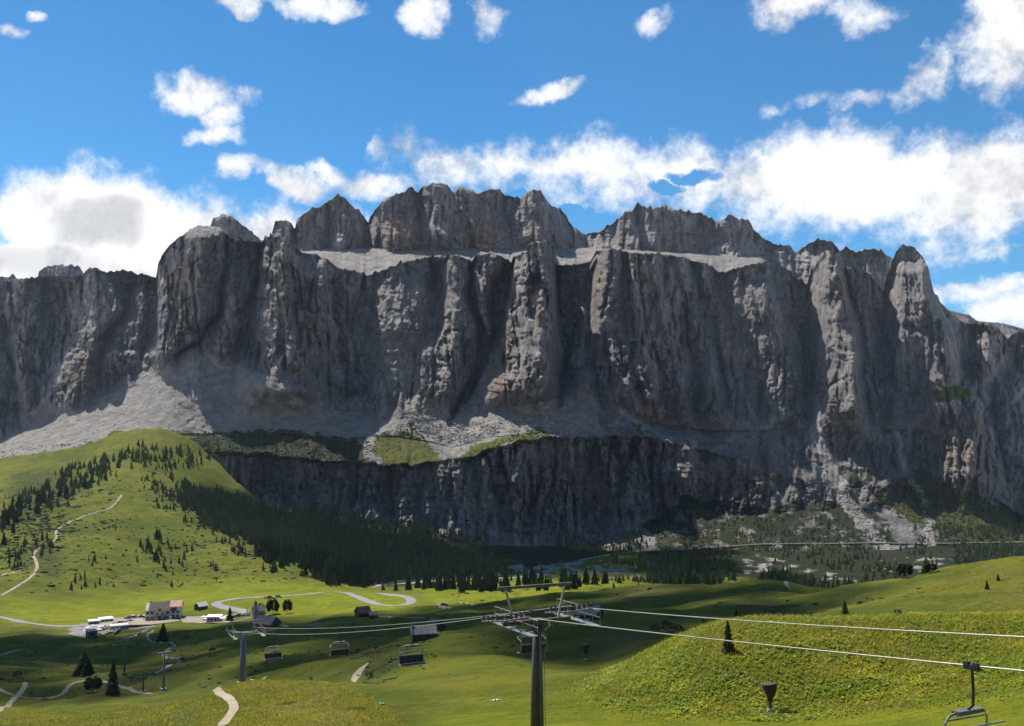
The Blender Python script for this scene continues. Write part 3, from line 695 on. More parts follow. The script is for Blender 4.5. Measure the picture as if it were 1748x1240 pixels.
def build_ridge(name, crest, Yc, base_py, Yb, x0, x1, nc, nr, seed, amp, scree_from=.9, cracks=(), pillars=(), tone=1.0, back=160, backz=-120, veg0=0.0, line=2.2):
    px1 = np.linspace(x0, x1, nc)
    cp = np.interp(px1, *np.array(crest, float).T) + fbm(px1 / 8, px1 * 0, 3, seed) * line - np.maximum(0, pn(px1 / 5, px1 * 0, seed + 5)) * line * 1.3 - np.maximum(0, pn(px1 / 10, px1 * 0, seed + 6) - .2) * line * 4.5
    Yc1 = np.interp(px1, *np.array(Yc, float).T); Yb1 = np.interp(px1, *np.array(Yb, float).T); bp = np.interp(px1, *np.array(base_py, float).T)
    py, Y, cl, tl = [], [], [], []
    top = W(px1, cp, Yc1)[:, 2]
    for k in range(12):       # the far side
        t = 1 - k / 12
        Yk = Yc1 + back * t; zk = top + backz * t ** 1.2
        py.append(P(0 * Yk, Yk, zk)[1]); Y.append(Yk); cl.append(.3 * (1 - t)); tl.append(0)
    for k in range(nr + 1):
        t = k / nr
        py.append(cp + (bp - cp) * t); Y.append(Yc1 + (Yb1 - Yc1) * (.35 * t + .65 * t ** 2.3)); cl.append((.25 + .75 * sst(0, .06, t)) * (1 - .9 * sst(scree_from - .12, scree_from + .03, t))); tl.append(t)
    py, Y = np.array(py), np.array(Y); px = np.repeat(px1[None], len(py), 0); cl = np.array(cl)[:, None]; tl = np.array(tl)[:, None]
    wx = px + fbm(px / 30, py / 70, 4, seed + 11) * 7; wy = py + fbm(px / 25, py / 25, 3, seed + 15) * 6
    d = np.zeros(px.shape)
    for l0, r0, lb, rb, bot, A, sk in pillars:
        f = np.clip((wy - np.interp((l0 + r0) / 2, px1, cp)) / 100, 0, 1.3)
        l = l0 + (lb - l0) * f; r = r0 + (rb - r0) * f
        u = np.clip((wx - l) / np.maximum(r - l, 1), 0, 1) ** (1 + 1.2 * sk)
        d = np.minimum(d, -A * (.6 * np.sin(math.pi * u) ** .65 + .4 * np.clip(np.minimum(u, 1 - u) * 3, 0, 1)) * (1 - sst(bot - 30, bot + 5, wy)) * (tl > 0))
    d = d + cl * amp * (-ridged(wx / 26, py / 160, 3, seed + 21) * 3 + np.maximum(0, 1 - np.abs(pn(wx / 22, py / 160, seed + 61)) * 5) * 12 + np.maximum(0, 1 - np.abs(pn(wx / 9, py / 80, seed + 63)) * 4) * 7 + fbm(wx / 45, py / 45, 4, seed + 29) * 20 + fbm(px / 8, py / 10, 4, seed + 33) * 4
        - facet(wx / 46, wy / 100, seed + 1) * 60 - facet(wx / 18, wy / 40, seed + 2) * 24 - facet(px / 7.5, py / 12, seed + 3) * 10 - facet(px / 4, py / 5.5, seed + 4) * 4)
    st = py / 9 + fbm(px / 80, py / 30, 2, seed + 41) * 1.4
    d = d + cl * amp * (.5 - (st - np.floor(st))) * 2.5 + (1 - cl) * fbm(px / 12, py / 8, 4, seed + 45) * 2.5
    V = W(px, py, Y + d)
    scree = np.where(tl > scree_from, .9, 0) + 0 * px + np.where(tl == 0, .4, 0)
    me = new_mesh(name, V.reshape(-1, 3), grid_faces(*px.shape), ROCK, True, dict(scree=scree, veg=veg0 + 0 * px, scrub=0 * px, tone=tone + 0 * px, ochre=.6 * blur(inpoly(wx, wy, [(655,365),(722,352),(726,425),(640,428)]) | inpoly(wx, wy, [(800,370),(860,380),(850,425),(790,425)]) | inpoly(wx, wy, [(1120,385),(1200,385),(1190,440),(1110,440)]), 4)))
    tag(link(name, me), kind='structure')

UP = [(440,440),(462,410),(470,378),(486,376),(497,380),(503,392),(508,372),(534,356),(545,354),(557,345),(575,333),(590,339),(608,359),(621,370),(629,381),(632,370),(649,348),(668,335),(690,328),(701,319),(712,330),(723,319),(738,312),(764,315),(773,329),(783,318),(797,322),(816,331),(830,325),(849,323),(861,333),(883,338),(890,340),(898,328),(912,323),(927,332),(938,350),(961,361),(975,385),(1000,402),(1020,398),(1045,384),(1053,376),(1068,361),(1079,361),(1087,348),(1105,354),(1128,354),(1133,347),(1150,358),(1196,365),(1228,380),(1237,376),(1250,367),(1259,374),(1278,376),(1285,391),(1304,408),(1326,419),(1348,419),(1358,432),(1363,428),(1385,413),(1404,409),(1423,415),(1434,429),(1445,424),(1460,431),(1471,428),(1489,424),(1508,432),(1523,441),(1560,480),(1600,520)]
build_ridge('mountain_summit', UP, [(440,2620),(560,2600),(625,2700),(640,2610),(740,2590),(930,2600),(1000,2760),(1080,2620),(1250,2620),(1355,2660),(1400,2560),(1520,2560),(1600,2580)],
            [(440,470),(560,462),(700,462),(880,460),(1000,462),(1180,478),(1260,486),(1330,500),(1360,520),(1430,540),(1600,570)], [(440,2440),(700,2440),(1000,2450),(1200,2440),(1350,2400),(1600,2380)], 440, 1600, 640, 120, 200, 1.15, .93,
            pillars=[(470,503,465,505,430,45,.2), (506,560,500,565,432,70,.2), (556,628,560,632,432,85,.1), (634,716,628,722,430,85,.35), (720,774,716,780,428,105,.1), (774,862,776,872,428,85,.1), (888,940,880,985,430,110,.2), (1052,1082,1040,1110,440,60,.4), (1084,1132,1090,1130,440,60,.2), (1130,1200,1120,1190,448,55,.3), (1190,1285,1190,1300,460,60,.3), (1363,1436,1350,1440,510,60,.4), (1440,1525,1440,1540,520,60,.4)])
build_ridge('distant_peak', [(340,430),(358,388),(365,373),(382,366),(397,372),(419,388),(449,413),(470,440)], [(340,2520),(470,2520)], [(340,470),(470,470)], [(340,2420),(470,2420)], 340, 470, 110, 60, 300, .6, .5, tone=1.05)
build_ridge('distant_peak.001', [(50,492),(64,474),(67,463),(82,456),(96,452),(118,454),(139,460),(146,475),(152,490)], [(50,3300),(152,3300)], [(50,500),(152,500)], [(50,3200),(152,3200)], 50, 152, 70, 40, 320, .8, .95, tone=.8)
build_ridge('distant_peak.002', [(-150,470),(-20,476),(0,472),(14,474),(20,470),(30,476),(45,490)], [(-150,3300),(45,3300)], [(-150,500),(45,500)], [(-150,3200),(45,3200)], -150, 45, 90, 40, 340, .8, .95, tone=.8)
build_ridge('distant_slope', [(1590,500),(1619,530),(1653,537),(1667,548),(1712,552),(1748,562),(1850,590),(1950,610)], [(1590,2600),(1950,2600)], [(1590,620),(1950,680)], [(1590,2150),(1950,2150)], 1590, 1950, 140, 60, 360, .25, .1, tone=.95, veg0=.25, line=.8)
print('terrain', round(time.time() - T0, 1))
# ------------------------------------------------------------------ drifting cumulus overhead whose shadows lie on the pass, one added over the forest
def make_cloud_mat():
    m = bpy.data.materials.new('cloud_vapour'); m.use_nodes = True
    nt = m.node_tree; nt.nodes.clear()
    out = nt.nodes.new('ShaderNodeOutputMaterial'); d = nt.nodes.new('ShaderNodeBsdfDiffuse'); t = nt.nodes.new('ShaderNodeBsdfTransparent')
    d.inputs[0].default_value = (.9, .9, .9, 1)
    mx = nt.nodes.new('ShaderNodeMixShader'); mx.inputs[0].default_value = 0.22
    nt.links.new(t.outputs[0], mx.inputs[1]); nt.links.new(d.outputs[0], mx.inputs[2]); nt.links.new(mx.outputs[0], out.inputs[0])
    return m
CLOUDM = make_cloud_mat()
def ico(sub):
    bm = bmesh.new(); bmesh.ops.create_icosphere(bm, subdivisions=sub, radius=1.0)
    v = np.array([q.co[:] for q in bm.verts]); f = np.array([[q.index for q in p.verts] for p in bm.faces]); bm.free()
    return v, f
IV, IF = ico(2)
def cloud(poly_px, n, r0, r1, alt, seed, z_of=None):
    """puffs over a patch of ground given in the photograph, lifted towards the sun"""
    rng = np.random.default_rng(seed)
    g = GR
    inside = inpoly(g['px'], g['py'], poly_px) & (g['Y'] > 45) & (g['Y'] < 1450)
    iy, ix = np.nonzero(inside)
    X, Y, Z = g['X'], g['Y'], g['Z']
    dx = np.gradient(X, axis=1)[iy, ix]; dy = np.gradient(Y, axis=0)[iy, ix]
    w = dx * dy; w /= w.sum()
    k = rng.choice(len(iy), n, p=w)
    p = np.stack([X[iy[k], ix[k]], Y[iy[k], ix[k]], Z[iy[k], ix[k]]], -1)
    t = (alt + rng.normal(0, 12, n) - p[:, 2]) / SUNV[2]
    p = p + SUNV[None] * t[:, None]
    r = rng.uniform(r0, r1, n)
    V = (p[:, None] + IV[None] * r[:, None, None] * np.array([1, 1, .6]) * (1 + .12 * rng.normal(size=(n, len(IV), 1))))
    F = IF[None] + (np.arange(n) * len(IV))[:, None, None]
    o = link('cloud', new_mesh('cloud', V.reshape(-1, 3), F.reshape(-1, 3), CLOUDM))
    tag(o, kind='stuff')
cloud([(-100,1085),(130,1092),(250,1066),(420,1066),(520,1052),(640,1054),(760,1040),(900,1022),(1000,1012),(1200,1000),(1350,985),(1420,1005),(1400,1040),(1200,1058),(1120,1085),(1010,1115),(880,1105),(760,1115),(640,1112),(560,1145),(430,1148),(350,1160),(250,1185),(100,1200),(-100,1195)], 310, 20, 36, 1150, 5)
cloud([(820,930),(1000,930),(1230,930),(1235,975),(1150,990),(1000,980),(870,985)], 170, 25, 45, 2300, 6)
cloud([(300,835),(450,865),(640,885),(800,920),(870,975),(660,992),(560,965),(470,925),(360,880)], 150, 24, 42, 2300, 9)  # unseen cloud added to darken the forest slope under the cliff
# ------------------------------------------------------------------ thin mountain air
def build_haze():
    m = bpy.data.materials.new('thin_air'); m.use_nodes = True
    nt = m.node_tree; nt.nodes.clear(); out = nt.nodes.new('ShaderNodeOutputMaterial')
    v = nt.nodes.new('ShaderNodeVolumePrincipled'); v.inputs['Color'].default_value = (.62, .78, 1, 1); v.inputs['Density'].default_value = 1.8e-5; v.inputs['Anisotropy'].default_value = .2
    nt.links.new(v.outputs[0], out.inputs['Volume'])
    x0, x1, y0, y1, z0, z1 = -3500, 3500, -400, 5200, -700, 820
    V = [(x, y, z) for z in (z0, z1) for x, y in ((x0, y0), (x1, y0), (x1, y1), (x0, y1))]
    F = [(3, 2, 1, 0), (4, 5, 6, 7), (0, 1, 5, 4), (1, 2, 6, 5), (2, 3, 7, 6), (3, 0, 4, 7)]
    tag(link('haze', new_mesh('haze', V, F, m, False)), kind='stuff')
build_haze()
# ------------------------------------------------------------------ part builder
class MB:
    def __init__(s): s.v, s.f = [], []
    def add(s, v, f):
        o = len(s.v); s.v += [tuple(map(float, p)) for p in v]; s.f += [tuple(i + o for i in q) for q in f]; return s
    def box(s, c, d, rz=0.0, taper=1.0):
        x, y, z = d[0] / 2, d[1] / 2, d[2] / 2; cr, sr = math.cos(rz), math.sin(rz); V = []
        for sz in (-1, 1):
            k = taper if sz > 0 else 1
            for sx, sy in ((-1, -1), (1, -1), (1, 1), (-1, 1)):
                a, b = sx * x * k, sy * y * k
                V.append((c[0] + a * cr - b * sr, c[1] + a * sr + b * cr, c[2] + sz * z))
        return s.add(V, [(3, 2, 1, 0), (4, 5, 6, 7), (0, 1, 5, 4), (1, 2, 6, 5), (2, 3, 7, 6), (3, 0, 4, 7)])
    def tube(s, pts, r, n=8, caps=True):
        pts = [np.array(p, float) for p in pts]; rr = r if hasattr(r, '__len__') else [r] * len(pts); rings = []
        for i, p in enumerate(pts):
            t = pts[min(i + 1, len(pts) - 1)] - pts[max(i - 1, 0)]; t /= np.linalg.norm(t) + 1e-9
            a = np.cross(t, (0, 0, 1) if abs(t[2]) < .9 else (1, 0, 0)); a /= np.linalg.norm(a); b = np.cross(t, a)
            rings.append([p + rr[i] * (math.cos(2 * math.pi * k / n) * a + math.sin(2 * math.pi * k / n) * b) for k in range(n)])
        V = [q for ring in rings for q in ring]; F = []
        for i in range(len(pts) - 1):
            for k in range(n):
                F.append((i * n + k, i * n + (k + 1) % n, (i + 1) * n + (k + 1) % n, (i + 1) * n + k))
        if caps: F += [tuple(range(n))[::-1], tuple(range((len(pts) - 1) * n, len(pts) * n))]
        return s.add(V, F)
    def prism(s, poly, a, b):
        """polygon in (x, z) pushed along y from a to b"""
        n = len(poly); V = [(x, a, z) for x, z in poly] + [(x, b, z) for x, z in poly]
        F = [tuple(range(n)), tuple(range(2 * n - 1, n - 1, -1))] + [(i, i + n, (i + 1) % n + n, (i + 1) % n) for i in range(n)]
        return s.add(V, F)
    def prismx(s, poly, a, b):
        n = len(poly); V = [(a, y, z) for y, z in poly] + [(b, y, z) for y, z in poly]
        F = [tuple(range(n)), tuple(range(2 * n - 1, n - 1, -1))] + [(i, i + n, (i + 1) % n + n, (i + 1) % n) for i in range(n)]
        return s.add(V, F)
    def mesh(s, name, mat, smooth=False):
        me = bpy.data.meshes.new(name); me.from_pydata(s.v, [], s.f); me.update()
        bm = bmesh.new(); bm.from_mesh(me); bmesh.ops.recalc_face_normals(bm, faces=bm.faces); bm.to_mesh(me); bm.free()
        if smooth: me.polygons.foreach_set('use_smooth', [True] * len(me.polygons))
        me.materials.append(mat); return me
    def build(s, name, mat, parent=None, smooth=False, loc=None):
        return link(name, s.mesh(name, mat, smooth), parent, loc)
def empty(name, loc, rz=0.0, label=None, cat=None, group=None):
    o = bpy.data.objects.new(name, None); COL.objects.link(o)
    o.location = loc; o.rotation_euler = (0, 0, rz); o.empty_display_size = 0.5
    return tag(o, label, cat, group)
def copy_tree(o, parent=None):
    c = o.copy(); COL.objects.link(c)
    if parent is not None: c.parent = parent
    for ch in [q for q in bpy.data.objects if q.parent == o]: copy_tree(ch, c)
    return c

_mats = {}
def pm(name, col, rough=0.7, metal=0.0, var=0.18, scale=2.0, stretch=None, spec=0.3, bumpd=0.0):
    """painted / weathered surface: colour with grain and wear"""
    if name in _mats: return _mats[name]
    m, nt, b = mat_new(name, rough, spec)
    b.inputs['Metallic'].default_value = metal
    co = objco(nt); n = vnoise(nt, co, scale, 6, 0.65, vscale=stretch); n2 = vnoise(nt, co, scale * 6, 3, 0.6, vscale=stretch)
    lo = tuple(c * (1 - var * 1.6) for c in col); hi = tuple(min(1, c * (1 + var)) for c in col)
    nt.links.new(mixc(nt, (n * 0.7 + n2 * 0.3).smooth(.3, .7), lo, hi), b.inputs['Base Color'])
    if bumpd: bump(nt, b, n2, .6, bumpd)
    _mats[name] = m; return m
GALV = pm('galvanised_steel', (.24, .25, .255), .45, .6, .2, 1.5)
MAST = pm('mast_steel', (.105, .11, .10), .5, .25, .3, .8, (1, 1, .25))
MASTB = pm('mast_blue_grey', (.16, .19, .235), .5, .2, .2, .8, (1, 1, .25))
DARKM = pm('dark_steel', (.05, .052, .058), .5, .3, .2)
RUST = pm('red_oxide_steel', (.13, .075, .062), .6, .1, .3)
RUBBER = pm('black_rubber', (.018, .018, .02), .7)
ROPEM = pm('steel_rope', (.42, .39, .34), .4, .35, .15, 6)
SEATM = pm('seat_vinyl', (.022, .022, .035), .55, 0, .3)
WHITEP = pm('white_paint', (.78, .77, .75), .5, 0, .05)
PLASTER = pm('cream_plaster', (.62, .57, .49), .9, 0, .12, .5)
STONEW = pm('grey_stone_wall', (.24, .25, .27), .9, 0, .35, 1.2, bumpd=.05)
WOOD = pm('weathered_timber', (.075, .056, .044), .85, 0, .35, 1.5, (1, 1, .2), bumpd=.03)
WOODL = pm('grey_timber', (.22, .195, .165), .85, 0, .3, 1.5, (.2, 1, 1))
SHINGLE = pm('grey_shingle', (.19, .175, .17), .8, 0, .35, 1.3, bumpd=.03)
PURPLE = pm('brown_tile_roof', (.125, .085, .085), .8, 0, .25, .8)
PINK = pm('faded_red_roof', (.50, .29, .24), .8, 0, .2, .8)
GLASS = pm('window_glass', (.02, .025, .03), .12, 0, .2, spec=.6)
GREENP = pm('dark_green_boards', (.02, .06, .045), .7)
REDP = pm('red_paint', (.42, .03, .03), .6)
CONC = pm('pale_concrete', (.42, .40, .37), .9, 0, .2)
TARP = pm('brown_tarpaulin', (.055, .046, .036), .75, 0, .4, 2.5, bumpd=.05)
CANVAS = pm('white_canvas', (.80, .78, .74), .85, 0, .06)

# ------------------------------------------------------------------ roads and paths
def make_track(name, a, b):
    m, nt, bb = mat_new(name, .95, .1)
    co = objco(nt)
    nt.links.new(mixc(nt, (vnoise(nt, co, .6, 7, .7) * .6 + vnoise(nt, co, .06, 4) * .4).smooth(.32, .68), a, b), bb.inputs['Base Color'])
    return m
ASPH = make_track('worn_asphalt', (.17, .168, .17), (.27, .262, .255))
DIRT = make_track('trodden_dirt', (.22, .18, .13), (.36, .30, .225))
GRAV = make_track('pale_gravel', (.20, .165, .12), (.32, .275, .21))
def hit_wall(px, py):
    j = np.argmin(np.abs(np.linspace(-150, 1900, MASSIF.shape[1]) - px))
    col = MASSIF[-66:, j]; qx, qy = P(col[:, 0], col[:, 1], col[:, 2])
    i = int(np.argmin(np.abs(qy - py))); return col[i]
def dens(pl, step):
    pl = np.asarray(pl, float); out = [pl[0]]
    for a, b in zip(pl[:-1], pl[1:]):
        n = max(1, int(np.hypot(*(b - a)) / step))
        out += [a + (b - a) * k / n for k in range(1, n + 1)]
    return np.array(out)
def smooth_line(p, it=4):
    p = np.array(p, float)
    for _ in range(it):
        q = p.copy(); q[1:-1] = .25 * p[:-2] + .5 * p[1:-1] + .25 * p[2:]; p = q
    return p
def ribbon(name, pl, width, mat, off, step=5.0, wall=False, jitter=.12, y0=35):
    pl = dens(pl, step)
    pts = []
    for q in pl:
        if wall:
            g, w_ = hit(q[0], q[1]), hit_wall(q[0], q[1])
            pts.append(w_ if (w_[1] < g[1] or g[1] > 1430) else g)
        else: pts.append(hit(q[0], q[1], y0))
    pts = smooth_line(pts)
    # even spacing in the world
    seg = np.r_[0, np.cumsum(np.hypot(*np.diff(pts[:, :2], axis=0).T))]
    n = max(8, int(seg[-1] / max(width * .7, 1.2)))
    s = np.linspace(0, seg[-1], n); pts = smooth_line(np.stack([np.interp(s, seg, pts[:, k]) for k in range(3)], -1), 3)
    t = np.gradient(pts[:, :2], axis=0); t /= np.linalg.norm(t, axis=1)[:, None] + 1e-9
    nrm = np.stack([-t[:, 1], t[:, 0]], -1)
    V = []; m = 5
    wj = width * (1 + jitter * 2 * fbm(s / (width * 3), s * 0, 3, 7)) * np.clip(np.minimum(s, seg[-1] - s) / (width * 2.5) + .12, 0, 1)
    for k in range(m):
        u = (k / (m - 1) - .5)
        xy = pts[:, :2] + nrm * (u * wj)[:, None]
        z = zg(xy[:, 0], xy[:, 1]) if not wall else np.where(pts[:, 1] > 1250, pts[:, 2] + .6, zg(xy[:, 0], xy[:, 1]))
        V.append(np.c_[xy, z + off * (1 - .8 * abs(u) * 1.0)])
    V = np.stack(V, 1)
    me = new_mesh(name, V.reshape(-1, 3), grid_faces(n, m), mat, True)
    # both sides get a skirt so that it sits in the turf
    return tag(link(name, me), kind='structure'), pts
ROADPX = [(-90,1042),(0,1054),(40,1063),(90,1070),(150,1069),(200,1063),(260,1058),(330,1055),(390,1051),(428,1047),(416,1043),(390,1039),(373,1036),(360,1033),(366,1028),(395,1023),(445,1020),(500,1017),(560,1011),(585,1011),(605,1017),(625,1026),(645,1033),(675,1036),(700,1032),(708,1026),(698,1020),(670,1016),(640,1013)]
_, ROADPTS = ribbon('road', ROADPX, 7.0, ASPH, .30)
ribbon('road', [(634,1005),(660,999),(700,996),(750,992),(800,989),(860,988),(910,984)], 7.0, ASPH, .5)
ribbon('road', [(905,985),(950,972),(975,962),(1010,953),(1060,946),(1100,942),(1150,940),(1200,937),(1250,933),(1300,930),(1400,929),(1500,928),(1600,929),(1700,927),(1800,926)], 5.5, ASPH, .8, 8, wall=True)
ribbon('path', [(2,1018),(12,1012),(35,998),(52,988),(64,972),(63,960),(54,948),(66,938),(88,928),(100,916),(92,908),(110,897),(135,885),(160,876),(185,870),(200,858),(208,845)], 2.6, DIRT, .45, 3)
ribbon('path', [(0,985),(20,978),(45,973)], 2.6, DIRT, .3, 3)
ribbon('path', [(376,1242),(392,1222),(402,1208),(394,1194),(376,1184),(360,1178),(370,1174),(380,1170)], 1.15, DIRT, .05, 3)
ribbon('path', [(430,1162),(450,1156),(458,1153)], 1.4, DIRT, .06, 3)
ribbon('path', [(606,1166),(607,1158),(612,1145),(622,1136),(634,1128)], 2.0, DIRT, .12, 2, y0=168)
ribbon('path', [(-20,1224),(0,1213),(20,1198),(38,1180),(46,1168),(38,1166)], 1.56, GRAV, .15, 3)
ribbon('path', [(-20,1172),(0,1179),(24,1188),(50,1192),(80,1194),(108,1186),(114,1174),(128,1165),(152,1161),(180,1164),(205,1172),(232,1182),(262,1186)], 1.48, GRAV, .15, 3)
ribbon('path', [(200,1095),(222,1090),(240,1080),(252,1073),(262,1071)], 1.87, GRAV, .2, 3)
ribbon('path', [(262,1075),(252,1082),(249,1090),(258,1096),(276,1098),(298,1098),(301,1102),(288,1110),(276,1118),(284,1123),(300,1124),(312,1126),(300,1134),(278,1143),(262,1153),(252,1160)], 1.56, GRAV, .15, 3)
ribbon('path', [(470,1067),(500,1070),(530,1068),(560,1061)], 1.87, GRAV, .2, 3)
ribbon('path', [(600,1054),(640,1052),(680,1054),(730,1056)], 1.8, GRAV, .2, 3)
ribbon('path', [(742,1030),(760,1028),(790,1029),(820,1033)], 1.87, GRAV, .25, 3)
ribbon('path', [(748,1031),(758,1036),(768,1041)], 4.0, GRAV, .3, 3)
ribbon('path', [(1338,992),(1343,1001),(1352,1009)], 1.72, GRAV, .2, 2)
ribbon('path', [(0,1120),(20,1112),(40,1109)], 1.72, GRAV, .2, 3)
ribbon('path', [(395,1062),(425,1055),(445,1052)], 3.0, GRAV, .2, 3)
def pad(name, poly, mat, off):
    """a levelled gravel yard laid on the turf"""
    pts = hits(poly); c = pts.mean(0); n = len(pts); V = [c + (0, 0, off)]
    for r in (.5, 1.0):
        for p in pts:
            q = c + (p - c) * r; V.append((q[0], q[1], float(zg(q[0], q[1])) + off * (1 if r < 1 else .3)))
    F = []
    me = bpy.data.meshes.new(name)
    for i in range(n):
        j = (i + 1) % n
        F += [(0, 1 + i, 1 + j), (1 + i, 1 + n + i, 1 + n + j), (1 + i, 1 + n + j, 1 + j)]
    tag(link(name, new_mesh(name, V, F, mat, True)), kind='structure')
pad('car_park', [(112,1082),(150,1071),(200,1055),(250,1055),(300,1057),(308,1060),(240,1066),(200,1074),(170,1086),(140,1090)], GRAV, .22)
pad('car_park', [(308,1056),(340,1052),(392,1051),(402,1056),(390,1063),(340,1064),(312,1063)], GRAV, .22)

# ------------------------------------------------------------------ buildings
def face_cam(p, extra=0.0):
    return math.atan2(-p[0], p[1]) + rad(extra)
def gable(mb, L, Wd, h0, h1, over=.5, th=.22):
    """two roof slabs, ridge along x"""
    for s in (-1, 1):
        y0, y1 = s * (Wd / 2 + over), 0
        z0 = h0 - (h1 - h0) * over / (Wd / 2)
        poly = [(y0, z0), (y1, h1), (y1, h1 + th), (y0, z0 + th)]
        mb.prismx(poly, -L / 2 - over, L / 2 + over)
def house(name, px, py, L, Wd, h0, h1, rz, label, cat, wall, roof, wins=(), door=None, group=None, sink=.5, chimney=None):
    p = hit(px, py); t = empty(name, p, face_cam(p, rz), label, cat, group)
    m = MB(); m.prismx([(-Wd / 2, -sink), (Wd / 2, -sink), (Wd / 2, h0), (0, h1), (-Wd / 2, h0)], -L / 2, L / 2); m.build('wall', wall, t)
    r = MB(); gable(r, L, Wd, h0 + .06, h1 + .06, .45); ro = r.build('roof', roof, t)
    if chimney: MB().box((chimney[0], chimney[1], h1 + .3), (.6, .6, 1.6)).build('chimney', CONC, ro)
    for (x, z, w, h) in wins:
        f = MB().box((x, -Wd / 2 - .04, z), (w + .24, .1, h + .24)).build('window', WOODL, t)
        MB().box((x, -Wd / 2 - .10, z), (w, .04, h)).build('pane', GLASS, f)
    if door:
        x, w, h = door[:3]; MB().box((x, -Wd / 2 - .05, h / 2), (w, .12, h)).build('door', WOOD, t)
    return t
def plank_wall(t, L, Wd, h, n):
    for k in range(n):
        z = (k + .5) * h / n
        MB().box((0, -Wd / 2 - .05, z), (L - .1, .1, h / n * .86)).build('plank', WOOD, t)

def hotel():
    p = hit(279, 1056); t = empty('mountain_hotel', p, face_cam(p, -8), 'large cream walled mountain hotel with dark tiled roof beside the gravel car park', 'hotel')
    m = MB(); m.prismx([(-5.5, -1), (5.5, -1), (5.5, 6.2), (0, 10.6), (-5.5, 6.2)], -11, 5); m.build('wall', PLASTER, t)
    r = MB(); gable(r, 16, 11, 6.26, 10.66, .8, .3); ro = r.build('roof', PURPLE, t)
    for x in (-8, 2.5): MB().box((x, .8, 10.9), (.8, .8, 1.8)).build('chimney', CONC, ro)
    # projecting front gable
    m = MB(); m.prism([(-4.6, -1), (1.8, -1), (1.8, 5.6), (-1.4, 8.3), (-4.6, 5.6)], -7.4, -5.0); m.build('gable_front', PLASTER, t)
    r = MB()
    for s in (-1, 1): r.prism([(-1.4 + s * 4.0, 4.98), (-1.4, 8.36), (-1.4, 8.66), (-1.4 + s * 4.0, 5.28)], -8.1, -1.5)
    r.build('gable_roof', PURPLE, t)
    m = MB(); m.prismx([(-4.5, -1), (4.5, -1), (4.5, 8.4), (0, 11.2), (-4.5, 8.4)], 5.02, 11.5); m.build('annex_wall', PLASTER, t)
    r = MB(); r.prismx([(-5.4, 7.95), (0, 11.26), (5.4, 7.95), (5.4, 8.3), (0, 11.6), (-5.4, 8.3)], 4.4, 12.2); r.build('annex_roof', PINK, t)
    W_ = [(-9.3, 4.6), (-6.6, 4.6), (3.6, 4.6), (-9.3, 1.8), (-6.6, 1.8), (3.6, 1.8)]
    for x, z, y in [w + (-5.5,) for w in W_] + [(-2.9, 4.4, -7.4), (.2, 4.4, -7.4), (-1.4, 6.5, -7.4), (6.8, 2.0, -4.5), (9.6, 2.0, -4.5), (6.8, 4.8, -4.5), (9.6, 4.8, -4.5), (8.2, 7.2, -4.5)]:
        f = MB().box((x, y - .04, z), (1.5, .1, 1.6)).build('window', WOOD, t); MB().box((x, y - .11, z), (1.2, .05, 1.3)).build('pane', GLASS, f)
    MB().box((-1.4, -7.46, 1.1), (1.8, .14, 2.4)).build('door', WOOD, t)
    MB().box((-3, -8.4, 2.9), (15, 2.0, .25)).build('canopy', PURPLE, t)
hotel()
house('barn', 343, 1040, 7, 6, 2.4, 4.6, 35, 'small barn with a bright sunlit roof in the meadow right of the hotel', 'barn', WOOD, pm('bright_metal_roof', (.55, .52, .48), .5, .2), door=(0, 1.6, 2))
t = house('barn', 456, 1071, 10, 8, 2.2, 5.2, -38, 'grey roofed barn with a dark gable just below the little chapel', 'barn', WOOD, SHINGLE, door=(1, 2.4, 2)); plank_wall(t, 10, 8, 2.2, 6)
house('hut', 619, 1053, 5.4, 4.6, 2.1, 4.2, 25, 'dark timber hut with pale front below the hairpin bend of the road', 'hut', WOOD, PURPLE, [(-1.5, 1.5, 1.2, 1.2)], (1.2, 1.4, 2))
house('hut', 637, 1055, 3.4, 3, 1.5, 2.4, 10, 'tiny shed standing right beside the hut under the hairpin bend', 'shed', WOOD, SHINGLE)
t = house('hut', 722, 1090, 6.0, 4.4, 1.6, 3.1, 8, 'low grey shingled hay hut directly behind the hanging lift chair', 'hut', WOOD, SHINGLE); plank_wall(t, 6, 4.4, 1.6, 5)
house('hut', 744, 1077, 5.6, 5, 2.2, 4.4, -62, 'brown hut with its gable turned to the viewer, upslope of the low hay hut', 'hut', WOOD, PURPLE, [(0, 1.4, .9, .9)])
t = house('hut', 1004, 1058, 7.0, 5, 2.0, 4.1, -24, 'plank roofed hay hut right of the big lift tower head', 'hut', WOOD, pm('bleached_planks', (.27, .25, .25), .8, 0, .3, 1.3), door=(-1.6, 1.4, 1.7))
plank_wall(t, 6.2, 5, 1.9, 6)
# chapel
p = hit(441, 1056); t = empty('chapel', p, face_cam(p, 12), 'small grey stone chapel with dark bell turret beside two round trees', 'chapel')
MB().prismx([(-3, -.6), (3, -.6), (3, 5.0), (0, 8.0), (-3, 5.0)], -3.4, 3.6).build('wall', STONEW, t)
r = MB(); gable(r, 7, 6, 5.06, 8.06, .4); r.build('roof', SHINGLE, t)
tw = MB().box((-2.2, -1.5, 4.6), (1.7, 1.7, 9.8)).build('bell_turret', STONEW, t)
MB().add([(-3.3, -2.6, 9.5), (-1.1, -2.6, 9.5), (-1.1, -.4, 9.5), (-3.3, -.4, 9.5), (-2.2, -1.5, 12.0)], [(3, 2, 1, 0), (0, 1, 4), (1, 2, 4), (2, 3, 4), (3, 0, 4)]).build('spire', PURPLE, tw)
for x in (-.6, 1.1, 2.6):
    f = MB().box((x, -3.04, 2.6), (.7, .1, 1.9)).build('window', WOODL, t); MB().box((x, -3.1, 2.6), (.5, .05, 1.7)).build('pane', GLASS, f)
